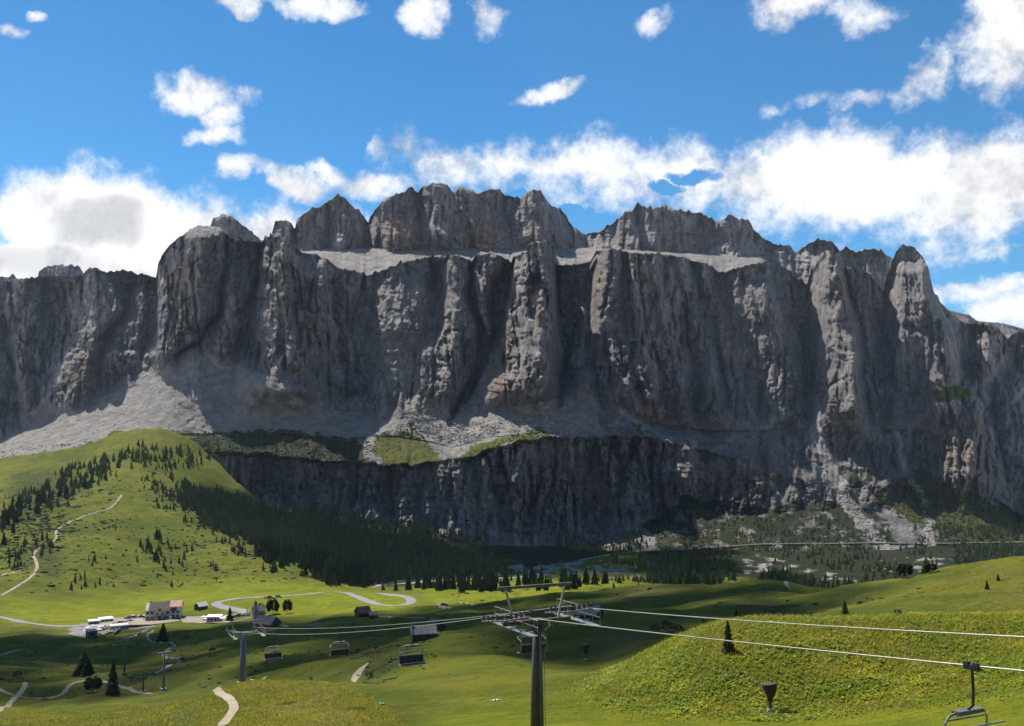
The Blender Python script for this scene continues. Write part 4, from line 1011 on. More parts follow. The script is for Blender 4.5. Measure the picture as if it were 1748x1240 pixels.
# pass kiosks
def kiosk(px, py, L, Wd, h, rz, label, cat, wall, roof, name='kiosk', n=3):
    p = hit(px, py); t = empty(name, p, face_cam(p, rz), label, cat)
    MB().box((0, 0, h / 2 - .4), (L, Wd, h + .8)).build('wall', wall, t)
    MB().prismx([(-Wd / 2 - .5, h + .03), (Wd / 2 + .5, h + .55), (Wd / 2 + .5, h + .8), (-Wd / 2 - .5, h + .28)], -L / 2 - .4, L / 2 + .4).build('roof', roof, t)
    for k in range(n):
        f = MB().box((-L / 2 + L * (k + .5) / n, -Wd / 2 - .05, h * .55), (L / n * .7, .1, h * .5)).build('window', WOODL, t)
        MB().box((-L / 2 + L * (k + .5) / n, -Wd / 2 - .12, h * .55), (L / n * .58, .05, h * .4)).build('pane', GLASS, f)
kiosk(181, 1063, 8, 5, 2.6, 15, 'white roofed service building at the back edge of the car park, nearer the hotel', 'building', WHITEP, WHITEP, 'service_building')
kiosk(160, 1066, 6.2, 3.4, 2.2, 12, 'grey green shed with pale roof standing left of the white service building', 'shed', pm('sage_boards', (.24, .28, .22)), WHITEP, 'shed')
kiosk(203, 1075, 10, 4.5, 2.6, 10, 'long white ticket office on the lower edge of the car park beside the lift', 'ticket office', pm('pale_panels', (.55, .56, .55)), WHITEP, 'ticket_office', 5)
kiosk(156, 1089, 4.6, 4, 3.6, 20, 'dark green hut with a red panel at the lower left corner of the car park', 'hut', GREENP, pm('grey_sheet', (.3, .31, .33)), 'hut', 1)
p = hit(158, 1089); 
kiosk(366, 1061, 8.5, 6, 3.2, -12, 'snack bar with white walls and faded pink front right of the hotel', 'snack bar', pm('pinkish_plaster', (.60, .42, .38)), WHITEP, 'snack_bar', 4)

# parasols and cars
def parasol_proto():
    t = empty('parasol', (0, 0, 0))
    MB().tube([(0, 0, -.2), (0, 0, 2.5)], .04, 6).build('pole', GALV, t)
    n = 8; V = [(0, 0, 3.0)] + [(1.7 * math.cos(2 * math.pi * k / n), 1.7 * math.sin(2 * math.pi * k / n), 2.35) for k in range(n)] + [(1.7 * math.cos(2 * math.pi * k / n), 1.7 * math.sin(2 * math.pi * k / n), 2.12) for k in range(n)] + [(0, 0, 2.7)]
    F = [(0, 1 + k, 1 + (k + 1) % n) for k in range(n)] + [(1 + k, 1 + n + k, 1 + n + (k + 1) % n, 1 + (k + 1) % n) for k in range(n)] + [(2 * n + 1, 1 + n + (k + 1) % n, 1 + n + k) for k in range(n)]
    MB().add(V, F).build('canopy', CANVAS, t)
    return t
ORD = ['leftmost', 'second from left', 'third from left', 'fourth from left', 'fifth from left', 'sixth from left', 'seventh from left', 'eighth from left', 'ninth from left', 'tenth from left', 'eleventh from left', 'twelfth from left']
pr = parasol_proto(); first = True
for grp, lab, spots in (('white parasols at the snack bar', 'white parasol at the pink snack bar', [(348,1059),(352,1063),(357,1057),(379,1062),(384,1060),(376,1058),(390,1058)]),
                        ('white parasols at the car park corner', 'white parasol by the dark green hut', [(146,1084),(150,1078),(164,1086),(169,1082),(172,1078),(166,1075),(159,1076)])):
    for k_, (px, py) in enumerate(sorted(spots)):
        o = pr if first else copy_tree(pr); first = False
        o.location = hit(px, py); o.scale = (random.uniform(.9, 1.25),) * 3; tag(o, ORD[k_] + ' ' + lab, 'parasol', grp)

def car_proto(col, nm, van=False):
    paint = pm('car_paint_' + nm, col, .3, .1, .03, spec=.5)
    t = empty('parked_car', (0, 0, 0)); h = 1.95 if van else 1.42; L = 4.9 if van else 4.3
    b = MB(); b.prismx([(-.86, .3), (.86, .3), (.9, .75), (.84, .95), (-.84, .95), (-.9, .75)], -L / 2, L / 2); b.build('body', paint, t)
    x0, x1 = (-L / 2 + .2, L / 2 - 1.0) if van else (-L / 2 + .5, L / 2 - 1.35)
    V = []
    for (xa, xb, w, z) in ((x0 - .15, x1 + .5, .82, .952), (x0 + .25, x1 - .15, .68, h)):
        V += [(xa, -w, z), (xb, -w, z), (xb, w, z), (xa, w, z)]
    MB().add(V, [(3, 2, 1, 0), (4, 5, 6, 7), (0, 1, 5, 4), (1, 2, 6, 5), (2, 3, 7, 6), (3, 0, 4, 7)]).build('windows', GLASS, t)
    MB().box(((x0 + x1) / 2 + .05, 0, h + .03), (x1 - x0 - .38, 1.38, .06)).build('car_roof', paint, t)
    for sx in (-L / 2 + .75, L / 2 - .85):
        for sy in (-.8, .8):
            MB().tube([(sx, sy - .1, .32), (sx, sy + .1, .32)], .32, 10).build('wheel', RUBBER, t)
    for sy in (-.62, .62): MB().box((L / 2 + .01, sy, .7), (.06, .3, .16)).build('headlight', WHITEP, t)
    return t
CARS = {'white': (.75, .75, .74), 'silver': (.42, .43, .45), 'black': (.025, .025, .03), 'red': (.42, .03, .03), 'blue': (.06, .10, .26), 'grey': (.14, .145, .15)}
protos = {}
def put_car(px, py, col, ang, label, group, van=False, p=None):
    key = (col, van)
    if key not in protos: protos[key] = o = car_proto(CARS[col], col, van)
    else: o = copy_tree(protos[key])
    p = hit(px, py) if p is None else p
    o.location = p + np.array((0, 0, .24)); o.rotation_euler = (0, 0, ang); tag(o, label, 'van' if van else 'car', group)
    if van: o.name = 'parked_van'
rnd = random.Random(4)
for k, (px, py, c, v) in enumerate([(216,1057,'silver',0),(222,1056.5,'black',0),(227,1056,'white',1),(232,1055.5,'grey',0),(237,1055,'white',0),(242,1054.5,'black',0),(246,1056,'white',1)]):
    put_car(px, py, c, rad(90 + rnd.uniform(-12, 12)), f'{c} {"van" if v else "car"}, {ORD[k]} in the row parked just left of the hotel', 'vehicles parked in the row left of the hotel', bool(v))
for k, (px, py, c) in enumerate([(173,1077,'red'),(178,1072,'white'),(182,1076,'white'),(188,1074,'silver'),(196,1068,'red'),(206,1065,'red'),(214,1064,'white'),(222,1062,'silver')]):
    put_car(px, py, c, rad(20 + rnd.uniform(-20, 20)), f'{c} car, {ORD[k]} on the open gravel yard', 'cars on the open gravel yard')
for k, (px, py, c) in enumerate([(257,1058,'black'),(265,1058.3,'grey'),(273,1058.6,'white'),(283,1058.5,'blue'),(292,1058,'silver'),(300,1057.5,'black')]):
    put_car(px, py, c, rad(8 + rnd.uniform(-8, 8)), f'{c} car, {ORD[k]} along the front of the cream hotel', 'cars along the front of the hotel')
for k, (px, py, c) in enumerate([(402,1053,'white'),(409,1052,'black'),(416,1051,'white'),(423,1051,'silver'),(396,1056,'black')]):
    put_car(px, py, c, rad(60 + rnd.uniform(-12, 12)), f'{c} car, {["second from left","third from left","fourth from left","rightmost","leftmost"][k]} between the snack bar and the chapel', 'cars between the snack bar and the chapel')
for px, py, c, lab in ((455,1022,'white','white car parked on the verge of the upper road loop, behind the round trees'), (461,1022,'black','black car parked on the verge of the upper road loop, behind the round trees'), (475,1020.5,'grey','grey car alone on the verge of the upper road loop'), (758,1035,'black','black car standing on the gravel spur right of the hairpin bend')):
    put_car(px, py, c, rad(12), lab, None)

# ------------------------------------------------------------------ chairlift
Yn = 70.0
N0 = W(862, 1050, Yn); LD = np.array([.443, -.897]); CD = np.array([.897, .443])      # line towards the viewer / across
RZ = math.atan2(CD[1], CD[0])
def wl(base, x, y, z):
    """tower frame (across, away down the line, up) to world"""
    return np.array([base[0] + CD[0] * x - LD[0] * y, base[1] + CD[1] * x - LD[1] * y, base[2] + z])
G2 = 2.5
mb_ = np.array([N0[0] + CD[0] * G2, N0[1] + CD[1] * G2, 0]); mb_[2] = float(zg(mb_[0], mb_[1]))
HR = N0[2] - mb_[2]                      # rope height over the foot of the big tower
print('tower height', HR)
def sheave_train(t, x, z, n, slope_a, slope_b, half):
    """a balance beam with its row of grooved wheels, catwalk and rail; slope_a towards the viewer"""
    def zz(y): return z + (-y * 0 if False else (slope_b * y if y > 0 else -slope_a * y))
    b = MB(); b.tube([(x, -half, zz(-half) - .42), (x, 0, z - .40), (x, half, zz(half) - .42)], .09, 6)
    for k in range(n // 2):
        y = -half + (k + .5) * 2 * half / (n // 2)
        b.box((x, y, zz(y) - .32), (.07, 2 * half / (n // 2) * .8, .16))
    bo = b.build('sheave_beam', GALV, t)
    for k in range(n):
        y = -half + (k + .5) * 2 * half / n
        zc = zz(y) - .26
        w = MB().tube([(x - .07, y, zc), (x - .03, y, zc), (x + .03, y, zc), (x + .07, y, zc)], [.24, .20, .20, .24], 14).build('sheave', RUBBER, bo)
    c = MB(); c.box((x + .55, 0, z - .95), (.55, 2 * half * .9, .05))
    for k in range(7):
        y = -half * .9 + k * half * .3
        c.box((x + .80, y, z - .45), (.03, .03, 1.0))
    c.tube([(x + .80, -half * .9, z + .05), (x + .80, half * .9, z + .05)], .02, 5); c.tube([(x + .80, -half * .9, z - .4), (x + .80, half * .9, z - .4)], .015, 5)
    for k in range(4): c.box((x + .3, -half * .6 + k * half * .4, z - .7), (.5, .06, .06))
    c.build('catwalk', GALV, t)
t = empty('lift_tower', mb_, RZ, 'large dark tubular chairlift tower in the centre foreground with sheaves and lifting yoke', 'lift tower')
MB().tube([(0, 0, -1.2), (0, 0, HR * .5), (0, 0, HR - .62)], [.52, .40, .29], 20).build('mast', MAST, t, True)
ld = MB()
for sx in (-.18, .18): ld.tube([(sx + .12, -.70, -.5), (sx + .12, -.47, HR - .8)], .022, 5)
for k in range(int(HR / .3)):
    q = k / (HR / .3); ld.tube([(-.06, -.70 + .23 * q, q * (HR - .8)), (.30, -.70 + .23 * q, q * (HR - .8))], .014, 5)
ld.build('ladder', GALV, t)
MB().box((0, 0, HR - .62), (5.3, .26, .28)).build('crossarm', RUST, t)
MB().box((0, -.1, HR - .66), (.95, .85, .42)).build('mast_head', MAST, t)
zA = (W(1662,1125,35.5)[2] - N0[2]) / 38.6; zB = (W(395,1078,154)[2] - N0[2]) / 93.6
sheave_train(t, -G2, HR, 10, zA + .12, zB + .02, 3.7)
sheave_train(t, G2, HR + .25, 10, zA + .12, zB + .02, 3.4)
MB().box((0, .25, HR + 1.78), (5.9, .16, .20)).build('yoke_beam', pm('brown_yoke', (.15, .115, .095), .55, .2), t)
for sx in (-1, 1): MB().tube([(sx * 1.75, .1, HR - .5), (sx * 2.35, .25, HR + 1.72)], .085, 6).build('yoke_leg', pm('pale_strut', (.40, .36, .30), .5, .2), t)
MB().tube([(.55, -.2, HR - 1.2), (.75, -.5, HR - .9), (.62, -.35, HR - .4)], .05, 6).build('cable_loop', WHITEP, t)
j = MB().box((-.1, -.5, HR - 1.0), (.5, .3, .5)).build('junction_box', DARKM, t)
# second tower of the same line
N2 = W(392, 1077, 154); b2 = np.array([N2[0] + CD[0] * 2.1, N2[1] + CD[1] * 2.1, 0]); b2[2] = float(zg(b2[0], b2[1])); H2 = N2[2] - b2[2]
t2 = empty('lift_tower', b2, RZ, 'blue grey chairlift tower standing on the brow of the left knoll', 'lift tower')
MB().tube([(0, 0, -1), (0, 0, H2 - .5)], [.58, .36], 16).build('mast', MASTB, t2, True)
MB().box((0, 0, H2 - .5), (4.4, .3, .3)).build('crossarm', GALV, t2)
sheave_train(t2, -2.1, H2, 8, .02, .10, 2.6); sheave_train(t2, 2.1, H2 + .15, 8, .02, .10, 2.6)
MB().box((0, .2, H2 + 1.2), (4.6, .14, .16)).build('yoke_beam', GALV, t2)
for sx in (-1, 1): MB().tube([(sx * 1.3, .1, H2 - .3), (sx * 1.8, .2, H2 + 1.15)], .06, 6).build('yoke_leg', GALV, t2)
MB().box((0, 0, -.2), (1.5, 1.5, .5)).build('footing', CONC, t2)
ld = MB()
for sx in (-.18, .18): ld.tube([(sx, -.72, -.3), (sx, -.48, H2 - .7)], .02, 4)
for k in range(int(H2 / .3)): ld.tube([(-.18, -.72 + .24 * k * .3 / H2, k * .3), (.18, -.72 + .24 * k * .3 / H2, k * .3)], .013, 4)
ld.build('ladder', GALV, t2)

def sag(a, b, s, n=26):
    a, b = np.array(a), np.array(b); out = []
    for k in range(n + 1):
        q = k / n; p = a + (b - a) * q; p[2] -= s * 4 * q * (1 - q); out.append(p)
    return out
Fm = wl(mb_, G2, 0, HR + .25)
nearR = W(1662, 1125, 35.5); nearE = W(1830, 1141, 33.6)
yy = 24.0
nearE = N0 + (nearR - N0) * 1.75
farE0 = W(1748, 1073, 39.3); farE = Fm + (farE0 - Fm) * 1.6
n2b = wl(b2, -2.1, 0, H2); f2b = wl(b2, 2.1, 0, H2 + .15)
lowN = W(300, 1170, 0.0 + 235); 
def rope(name, pts, label):
    m = MB(); m.tube(pts, .030, 6); tag(m.build(name, ROPEM, None, True), label, 'cable')
nl = sag(n2b, N0, .9); chair_on = {}
rope('haul_rope', nl[:-1] + sag(N0, nearE, .25, 20), 'near steel haul rope passing left under the lift chair and right across the green bank')
fl = sag(f2b, Fm, .7)
rope('haul_rope', fl[:-1] + sag(Fm, farE, .35, 20), 'far steel haul rope running above the near one across the right hillside')
# chairs
def chair_proto():
    t = empty('lift_chair', (0, 0, 0))
    g = MB(); g.box((0, 0, -.05), (.22, .62, .2)); g.box((.04, -.2, .06), (.16, .2, .16)); g.box((.04, .22, .06), (.16, .2, .16)); g.build('grip', DARKM, t)
    MB().tube([(.0, 0, -.12), (.0, .02, -.9), (.02, .0, -1.45), (.06, -.22, -1.68)], .055, 8).build('hanger', DARKM, t)
    MB().box((0, -.25, -1.72), (1.35, .34, .14)).build('roof_bar', pm('grey_cowl', (.12, .125, .13), .5), t)
    fr = MB()
    for s in (-1, 1):
        fr.tube([(s * .55, -.25, -1.72), (s * .95, -.28, -1.80), (s * 1.12, -.34, -2.05), (s * 1.17, -.42, -2.9), (s * 1.20, -.30, -3.25), (s * 1.20, .25, -3.32)], .045, 6)
    fr.tube([(-.6, -.25, -1.80), (.6, -.25, -1.80)], .06, 6); fr.tube([(-1.0, -.33, -1.98), (1.0, -.33, -1.98)], .035, 6)
    fr.tube([(-1.2, .27, -3.33), (1.2, .27, -3.33)], .05, 6); fr.build('frame', GALV, t)
    for k in range(4):
        x = -.84 + k * .56
        MB().box((x, -.02, -3.24), (.53, .52, .10)).build('seat', SEATM, t)
        b = MB(); b.prismx([(-.30, -3.18), (-.22, -3.18), (-.36, -2.62), (-.44, -2.62)], x - .265, x + .265); b.build('backrest', SEATM, t)
    sb = MB(); sb.tube([(-1.15, -.4, -2.35), (-1.15, .2, -2.15), (-1.1, .45, -2.05), (1.1, .45, -2.05), (1.15, .2, -2.15), (1.15, -.4, -2.35)], .035, 6); sb.build('safety_bar', pm('pale_tube', (.33, .33, .31), .4, .3), t)
    MB().tube([(-1.15, -.45, -2.60), (1.15, -.45, -2.60)], .035, 6).build('back_rail', GALV, t)
    return t
cp = chair_proto(); used = False
def on_line(pts, px):
    q = np.array(pts); x, _ = P(q[:, 0], q[:, 1], q[:, 2]); i = np.argsort(x); x = x[i]; q = q[i]
    return np.array([np.interp(px, x, q[:, k]) for k in range(3)])
def put_chair(p, rz, label, group=None, s=.93):
    global used
    o = cp if not used else copy_tree(cp); used = True
    o.location = p; o.rotation_euler = (0, 0, rz); o.scale = (s,) * 3; tag(o, label, 'lift chair', group)
RN = sag(N0, nearE, .25, 20)
put_chair(on_line(nl, 705), RZ + math.pi, 'empty four seat lift chair hanging nearest, left of the big tower')
put_chair(on_line(nl, 468), RZ + math.pi, 'empty lift chair hanging just right of the knoll tower')
put_chair(on_line(fl, 580), RZ, 'empty lift chair seen from behind midway between the two tall towers')
put_chair(on_line(fl, 908), RZ, 'lift chair partly hidden behind the big tower mast')
put_chair(on_line(RN, 1662), RZ + math.pi, 'lift chair at the lower right corner cut off by the picture edge')

# the lower lift in the left hollow
def t_tower(px, py0, py1, arm, rz, label, mat, foot=None):
    p = hit(px, py1); h = (py1 - py0) / FPX * p[1]
    t = empty('lift_tower', p, face_cam(p, rz), label, 'lift tower')
    r = max(.22, h * .028)
    MB().tube([(0, 0, -.8), (0, 0, h)], [r * 1.35, r * .8], 12).build('mast', mat, t, True)
    MB().box((0, 0, h + .12), (arm, r * 1.1, r * 1.2)).build('crossarm', mat, t)
    for s in (-1, 1):
        b = MB().box((s * arm * .46, 0, h + .30), (.2, arm * .5, .22)).build('sheave_beam', GALV, t)
        for k in range(4):
            y = (k - 1.5) * arm * .11
            MB().tube([(s * arm * .46 - .1, y, h + .5), (s * arm * .46 + .1, y, h + .5)], arm * .05, 10).build('sheave', RUBBER, b)
    MB().box((0, 0, .0), (r * 5, r * 5, .9)).build('footing', foot or CONC, t)
    return p, h
A1 = t_tower(279, 1118, 1178, 6.0, 22, 'tall dark steel lift tower beside the winding path in the left hollow', MASTB)
A2 = t_tower(212, 1103, 1151, 6.6, 10, 'lift tower on a rust red base in the shaded left hollow', MAST, RUST)
A3 = t_tower(194, 1076, 1101, 3.6, 10, 'slim far lift tower just below the ticket office', MAST)
A4 = t_tower(244, 1158, 1182, 7.0, 25, 'short wide armed lift tower low in the left hollow', DARKM)
def small_rope(a, b, lab):
    m = MB(); m.tube(sag(a, b, 3.0, 20), .03, 4); tag(m.build('haul_rope', DARKM), lab, 'cable')
pa, ha = A1; pb, hb = A3
qa = pa + np.array((0, 0, ha + .7)); 
p1 = hit(310, 1128); c1 = np.array(W(310, 1122 - 12, p1[1])); p2 = hit(364, 1118); c2 = np.array(W(362, 1092, p2[1]))
put_chair(c1, RZ + .5, 'dark lift chair right of the tall tower in the left hollow', None, 1.15)
put_chair(c2, RZ + .4, 'dark lift chair low over the shaded grass left of the knoll tower', None, 1.15)
small_rope(c1 + (c1 - c2) * .6, c2 + (c2 - c1) * 1.2, 'thin cable of the lower lift carrying two dark chairs in the left hollow')

# snow guns under tarpaulins
def gun(px, py0, py1, label):
    p = hit(px, py1); h = (py1 - py0) / FPX * p[1]
    t = empty('snow_gun', p, face_cam(p, 0), label, 'snow gun')
    MB().tube([(0, 0, -.5), (0, 0, h * .5)], [h * .075, h * .06], 10).build('post', pm('grey_post', (.09, .09, .085), .7), t)
    prof = [(.085, .34), (.10, .46), (.14, .56), (.18, .68), (.235, .84), (.262, .93), (.262, .985), (.22, 1.0), (.02, .995)]
    n = 12; V = []; F = []; rr = random.Random(px)
    for i, (r, z) in enumerate(prof):
        for k in range(n):
            q = r * h * (1 + rr.uniform(-.07, .07)); V.append((1.12 * q * math.cos(2 * math.pi * k / n), q * .9 * math.sin(2 * math.pi * k / n), z * h + .03 * h * math.cos(2 * math.pi * k / n) * (z > .7)))
    for i in range(len(prof) - 1):
        for k in range(n): F.append((i * n + k, i * n + (k + 1) % n, (i + 1) * n + (k + 1) % n, (i + 1) * n + k))
    F += [tuple(range(n))[::-1], tuple(range((len(prof) - 1) * n, len(prof) * n))]
    c = MB().add(V, F).build('tarpaulin_cover', TARP, t, True)
    MB().tube([(h * .09, -.02, h * .45), (h * .10, 0, h * .49)], [h * .02, h * .02], 6).build('strap', DARKM, c)
    MB().tube([(0, 0, -.3), (0, 0, .16)], [h * .17, h * .13], 10).build('footing', CONC, t)
gun(1315, 1169, 1213, 'snow gun under a brown cover at the foot of the green leafy bank')
gun(1000, 1101, 1126, 'snow gun under a dark cover in the shaded meadow right of the big tower')

# loose mats on the piste and way marks
def mat_sheet(px, py, w, d, rz, mat, label):
    p = hit(px, py); n = 9; V = []; a = face_cam(p, rz)
    for i in range(n):
        for k in range(4):
            x = (i / (n - 1) - .5) * w; y = (k / 3 - .5) * d
            X = p[0] + x * math.cos(a) - y * math.sin(a); Yy = p[1] + x * math.sin(a) + y * math.cos(a)
            V.append((X - p[0], Yy - p[1], float(zg(X, Yy)) - p[2] + .16 + .07 * math.sin(i * 2.1 + k)))
    V2 = V + [(x, y, z - .1) for x, y, z in V]
    F = [(i * 4 + k, (i + 1) * 4 + k, (i + 1) * 4 + k + 1, i * 4 + k + 1) for i in range(n - 1) for k in range(3)]
    o = len(V); F += [tuple(q + o for q in f[::-1]) for f in F]
    me = bpy.data.meshes.new('slope_mat'); me.from_pydata(V2, [], F); me.materials.append(mat)
    tag(link('slope_mat', me, None, p), label, 'mat')
mat_sheet(651, 1203, .9, .5, 15, pm('teal_plastic', (.10, .34, .26), .5), 'crumpled teal plastic sheet on the edge of the flowery knoll')
mat_sheet(846, 1197, 1.1, .35, 0, CANVAS, 'crumpled white sheet lying on the mown piste left of the big tower')
def post(px, py0, py1, mat, label, board=False):
    p = hit(px, py1); h = (py1 - py0) / FPX * p[1]; t = empty('marker_post', p, face_cam(p), label, 'marker post')
    MB().tube([(0, 0, -.3), (0, 0, h)], .05, 6).build('pole', mat, t)
    if board: MB().box((0, -.06, h * .72), (.42, .05, h * .5)).build('board', pm('blue_board', (.16, .20, .32), .5), t)
post(531, 1155, 1166, GALV, 'short marker post with a blue grey board on the knoll brow', True)
post(532, 1135, 1148, pm('green_post', (.10, .20, .07)), 'thin green marker post in the shade behind the knoll')
post(1310, 1216, 1222, pm('hydrant_grey', (.3, .3, .3)), 'stub hydrant post beside the snow gun on the bank')
print('objects', round(time.time() - T0, 1))
# ------------------------------------------------------------------ conifers
def make_foliage(name, a, b, c):
    m, nt, bb = mat_new(name, .85, .15)
    co = objco(nt)
    oi = nt.nodes.new('ShaderNodeObjectInfo')
    n = vnoise(nt, co, .9, 5, .7); n2 = vnoise(nt, co, .08, 3, .6)
    k = mixc(nt, n.smooth(.35, .65), a, b)
    k = mixc(nt, (n2 * .6 + E(nt, oi.outputs['Random']) * .4).smooth(.4, .7) * .7, k, c)
    k = mixc(nt, attr(nt, 'tint'), k, tuple(q * 1.5 for q in c))
    nt.links.new(k, bb.inputs['Base Color'])
    return m
SPRUCE = make_foliage('spruce_needles', (.020, .034, .011), (.048, .066, .018), (.070, .085, .022))
LARCH = make_foliage('larch_needles', (.050, .075, .014), (.085, .11, .020), (.070, .085, .022))
BARK = pm('bark', (.075, .055, .042), .9, 0, .3, 3)
def crown(seed, tiers, sides, r0=.20, droop=.05, open_=.0):
    """unit-height spruce crown: ragged overlapping skirts of drooping boughs"""
    rng = np.random.default_rng(seed); V = []; F = []
    for i in range(tiers):
        q = i / tiers
        z = .07 + .90 * q; R = r0 * (1 - q) ** .85 * rng.uniform(.82, 1.15) + .012
        zt = min(1.0, z + (1.0 - z) * .45 + .05)
        o = len(V); cx, cy_ = rng.normal(0, .008, 2)
        V.append((cx, cy_, zt))
        ph = rng.uniform(0, 6.28)
        for k in range(2 * sides):
            a = ph + math.pi * k / sides + rng.normal(0, .08)
            rr = R * (rng.uniform(.85, 1.25) if k % 2 == 0 else rng.uniform(.38, .62))
            V.append((cx + rr * math.cos(a), cy_ + rr * math.sin(a), z - droop * (1.2 if k % 2 == 0 else .2) * (1 - q * .5) + rng.normal(0, .010)))
        for k in range(2 * sides): F.append((o, o + 1 + k, o + 1 + (k + 1) % (2 * sides)))
    return np.array(V), np.array(F)
CROWNS = [crown(s, 8, 8, r) for s, r in ((1, .19), (2, .16), (3, .22), (4, .18), (5, .15), (6, .24))]
FAR = [crown(s, 4, 5, r) for s, r in ((11, .20), (12, .17), (13, .23), (14, .19))]
crown_me = [new_mesh('crown', v, f, SPRUCE, False) for v, f in CROWNS]
trunk_me = MB().tube([(0, 0, -.06), (0, 0, .5), (0, 0, .97)], [.022, .014, .003], 6).mesh('trunk', BARK)

def sample_ground(poly, n, rng, ymin=100, ymax=1500, clus=1.1):
    g = GR; X, Y, Z = g['X'], g['Y'], g['Z']
    m = inpoly(g['px'] + fbm(X / 50, Y / 50, 3, 201) * 34, g['py'] + fbm(X / 50, Y / 50, 3, 203) * 12, poly) & (Y > ymin) & (Y < ymax)
    iy, ix = np.nonzero(m)
    if len(iy) == 0: print('EMPTY', poly[0]); return np.zeros((0, 3))
    dx = np.gradient(X, axis=1)[iy, ix]; dy = np.gradient(Y, axis=0)[iy, ix]; w = dx * dy
    cl = np.exp(clus * fbm(X[iy, ix] / 45, Y[iy, ix] / 45, 3, 211)); w = w * cl; w /= w.sum()
    k = rng.choice(len(iy), n, p=w)
    x = X[iy[k], ix[k]] + rng.uniform(-.5, .5, n) * dx[k]; y = Y[iy[k], ix[k]] + rng.uniform(-.5, .5, n) * dy[k]
    return np.stack([x, y, zg(x, y)], -1)
def sample_wall(poly, n, rng):
    V = MASSIF[-285:]; qx, qy = P(V[..., 0], V[..., 1], V[..., 2])
    m = inpoly(qx + fbm(qx / 14, qy / 14, 2, 221) * 8, qy + fbm(qx / 14, qy / 14, 2, 223) * 8, poly)
    iy, ix = np.nonzero(m)
    if len(iy) == 0: print('EMPTYW', poly[0]); return np.zeros((0, 3))
    w = np.exp(1.8 * fbm(qx[iy, ix] / 22, qy[iy, ix] / 16, 3, 227)); w /= w.sum()
    k = rng.choice(len(iy), n, p=w); p = V[iy[k], ix[k]].copy(); p[:, 0] += rng.uniform(-1, 1, n) * 1.5; p[:, 1] += rng.uniform(-1, 1, n)
    return p
rng = np.random.default_rng(77)
TREES = []      # x, y, z, height, group key
def scatter(poly, n, h0, h1, key, wall=False, **k):
    p = sample_wall(poly, n, rng) if wall else sample_ground(poly, n, rng, **k)
    for q in p: TREES.append((q[0], q[1], q[2], rng.uniform(h0, h1) * (1 if rng.random() > .25 else .65), key))
# lower forest under the dark cliff and on the shaded flank
scatter([(270,845),(380,850),(470,880),(560,905),(640,915),(760,930),(840,955),(870,985),(760,990),(660,1000),(560,985),(470,945),(380,905)], 5200, 8, 15, 'slope', ymin=850)
scatter([(330,850),(640,885),(800,915),(880,955),(870,985),(640,990),(480,960)], 2400, 7, 14, 'slope', wall=True)
scatter([(230,790),(340,840),(450,900),(560,960),(640,1000),(560,1000),(440,975),(330,905),(250,850)], 330, 6, 12, 'flank', ymin=800)
scatter([(430,930),(640,985),(640,1003),(560,1000),(470,970)], 260, 10, 17, 'edge', ymin=800)
scatter([(0,870),(60,840),(140,790),(240,765),(240,785),(150,840),(60,890),(0,930)], 240, 8, 15, 'left', ymin=900)
scatter([(150,770),(330,760),(340,790),(200,790)], 60, 7, 12, 'left', wall=True)
scatter([(230,738),(330,740),(540,752),(560,782),(330,785),(230,770)], 420, 3, 9, 'terrace', wall=True)
scatter([(225,762),(330,762),(350,800),(250,805)], 90, 7, 12, 'flank', ymin=1150)
scatter([(300,820),(500,880),(640,895),(640,930),(480,920),(330,870)], 1600, 8, 14, 'slope', ymin=1150)
scatter([(0,930),(80,900),(110,925),(60,960),(0,985)], 60, 4, 9, 'left', ymin=700)
scatter([(215,920),(285,915),(330,950),(280,985),(225,960)], 26, 7, 13, 'hill', ymin=800)
scatter([(120,930),(340,960),(420,990),(300,1000),(140,975)], 18, 4, 8, 'hill', ymin=750)
scatter([(120,985),(190,985),(200,1010),(130,1010)], 12, 4, 8, 'hill', ymin=700)
scatter([(700,990),(830,985),(970,988),(1040,1000),(960,1012),(830,1014),(700,1008)], 150, 9, 16, 'belt', ymin=690)
scatter([(650,1000),(720,998),(720,1008),(660,1010)], 5, 8, 12, 'belt', ymin=690)
scatter([(830,955),(900,950),(860,990),(820,985)], 60, 7, 13, 'belt', ymin=850)
scatter([(1000,985),(1100,985),(1120,1005),(1000,1005)], 30, 6, 12, 'belt', ymin=690)
scatter([(1050,960),(1250,960),(1250,1000),(1100,1000)], 420, 6, 12, 'valley', ymin=650)
scatter([(1000,935),(1250,935),(1250,970),(1050,965)], 300, 6, 12, 'valley', ymin=900)
scatter([(1250,940),(1640,935),(1640,985),(1500,1000),(1400,1015),(1280,990)], 280, 6, 12, 'valley', ymin=560)
scatter([(1640,930),(1900,930),(1900,975),(1640,985)], 700, 7, 13, 'valley', ymin=560)
scatter([(1300,985),(1480,1000),(1480,1008),(1300,1000)], 90, 8, 13, 'valley', ymin=560)
scatter([(1120,870),(1300,880),(1400,880),(1520,905),(1540,945),(1130,950)], 500, 4, 9, 'foot', wall=True)
scatter([(1560,900),(1900,900),(1900,950),(1560,950)], 800, 6, 12, 'foot', wall=True)
scatter([(1490,850),(1560,810),(1720,870),(1760,930),(1640,930),(1580,900)], 600, 3, 7, 'foot', wall=True)
scatter([(870,905),(1110,910),(1110,945),(950,950)], 300, 5, 11, 'foot', wall=True)
scatter([(640,735),(700,725),(750,775),(650,785)], 22, 4, 8, 'terrace', wall=True)
scatter([(850,745),(900,740),(930,745),(880,752)], 14, 5, 8, 'terrace', wall=True)
T = np.array([t[:4] for t in TREES]); KEY = np.array([t[4] for t in TREES])
tx, ty = P(T[:, 0], T[:, 1], T[:, 2])
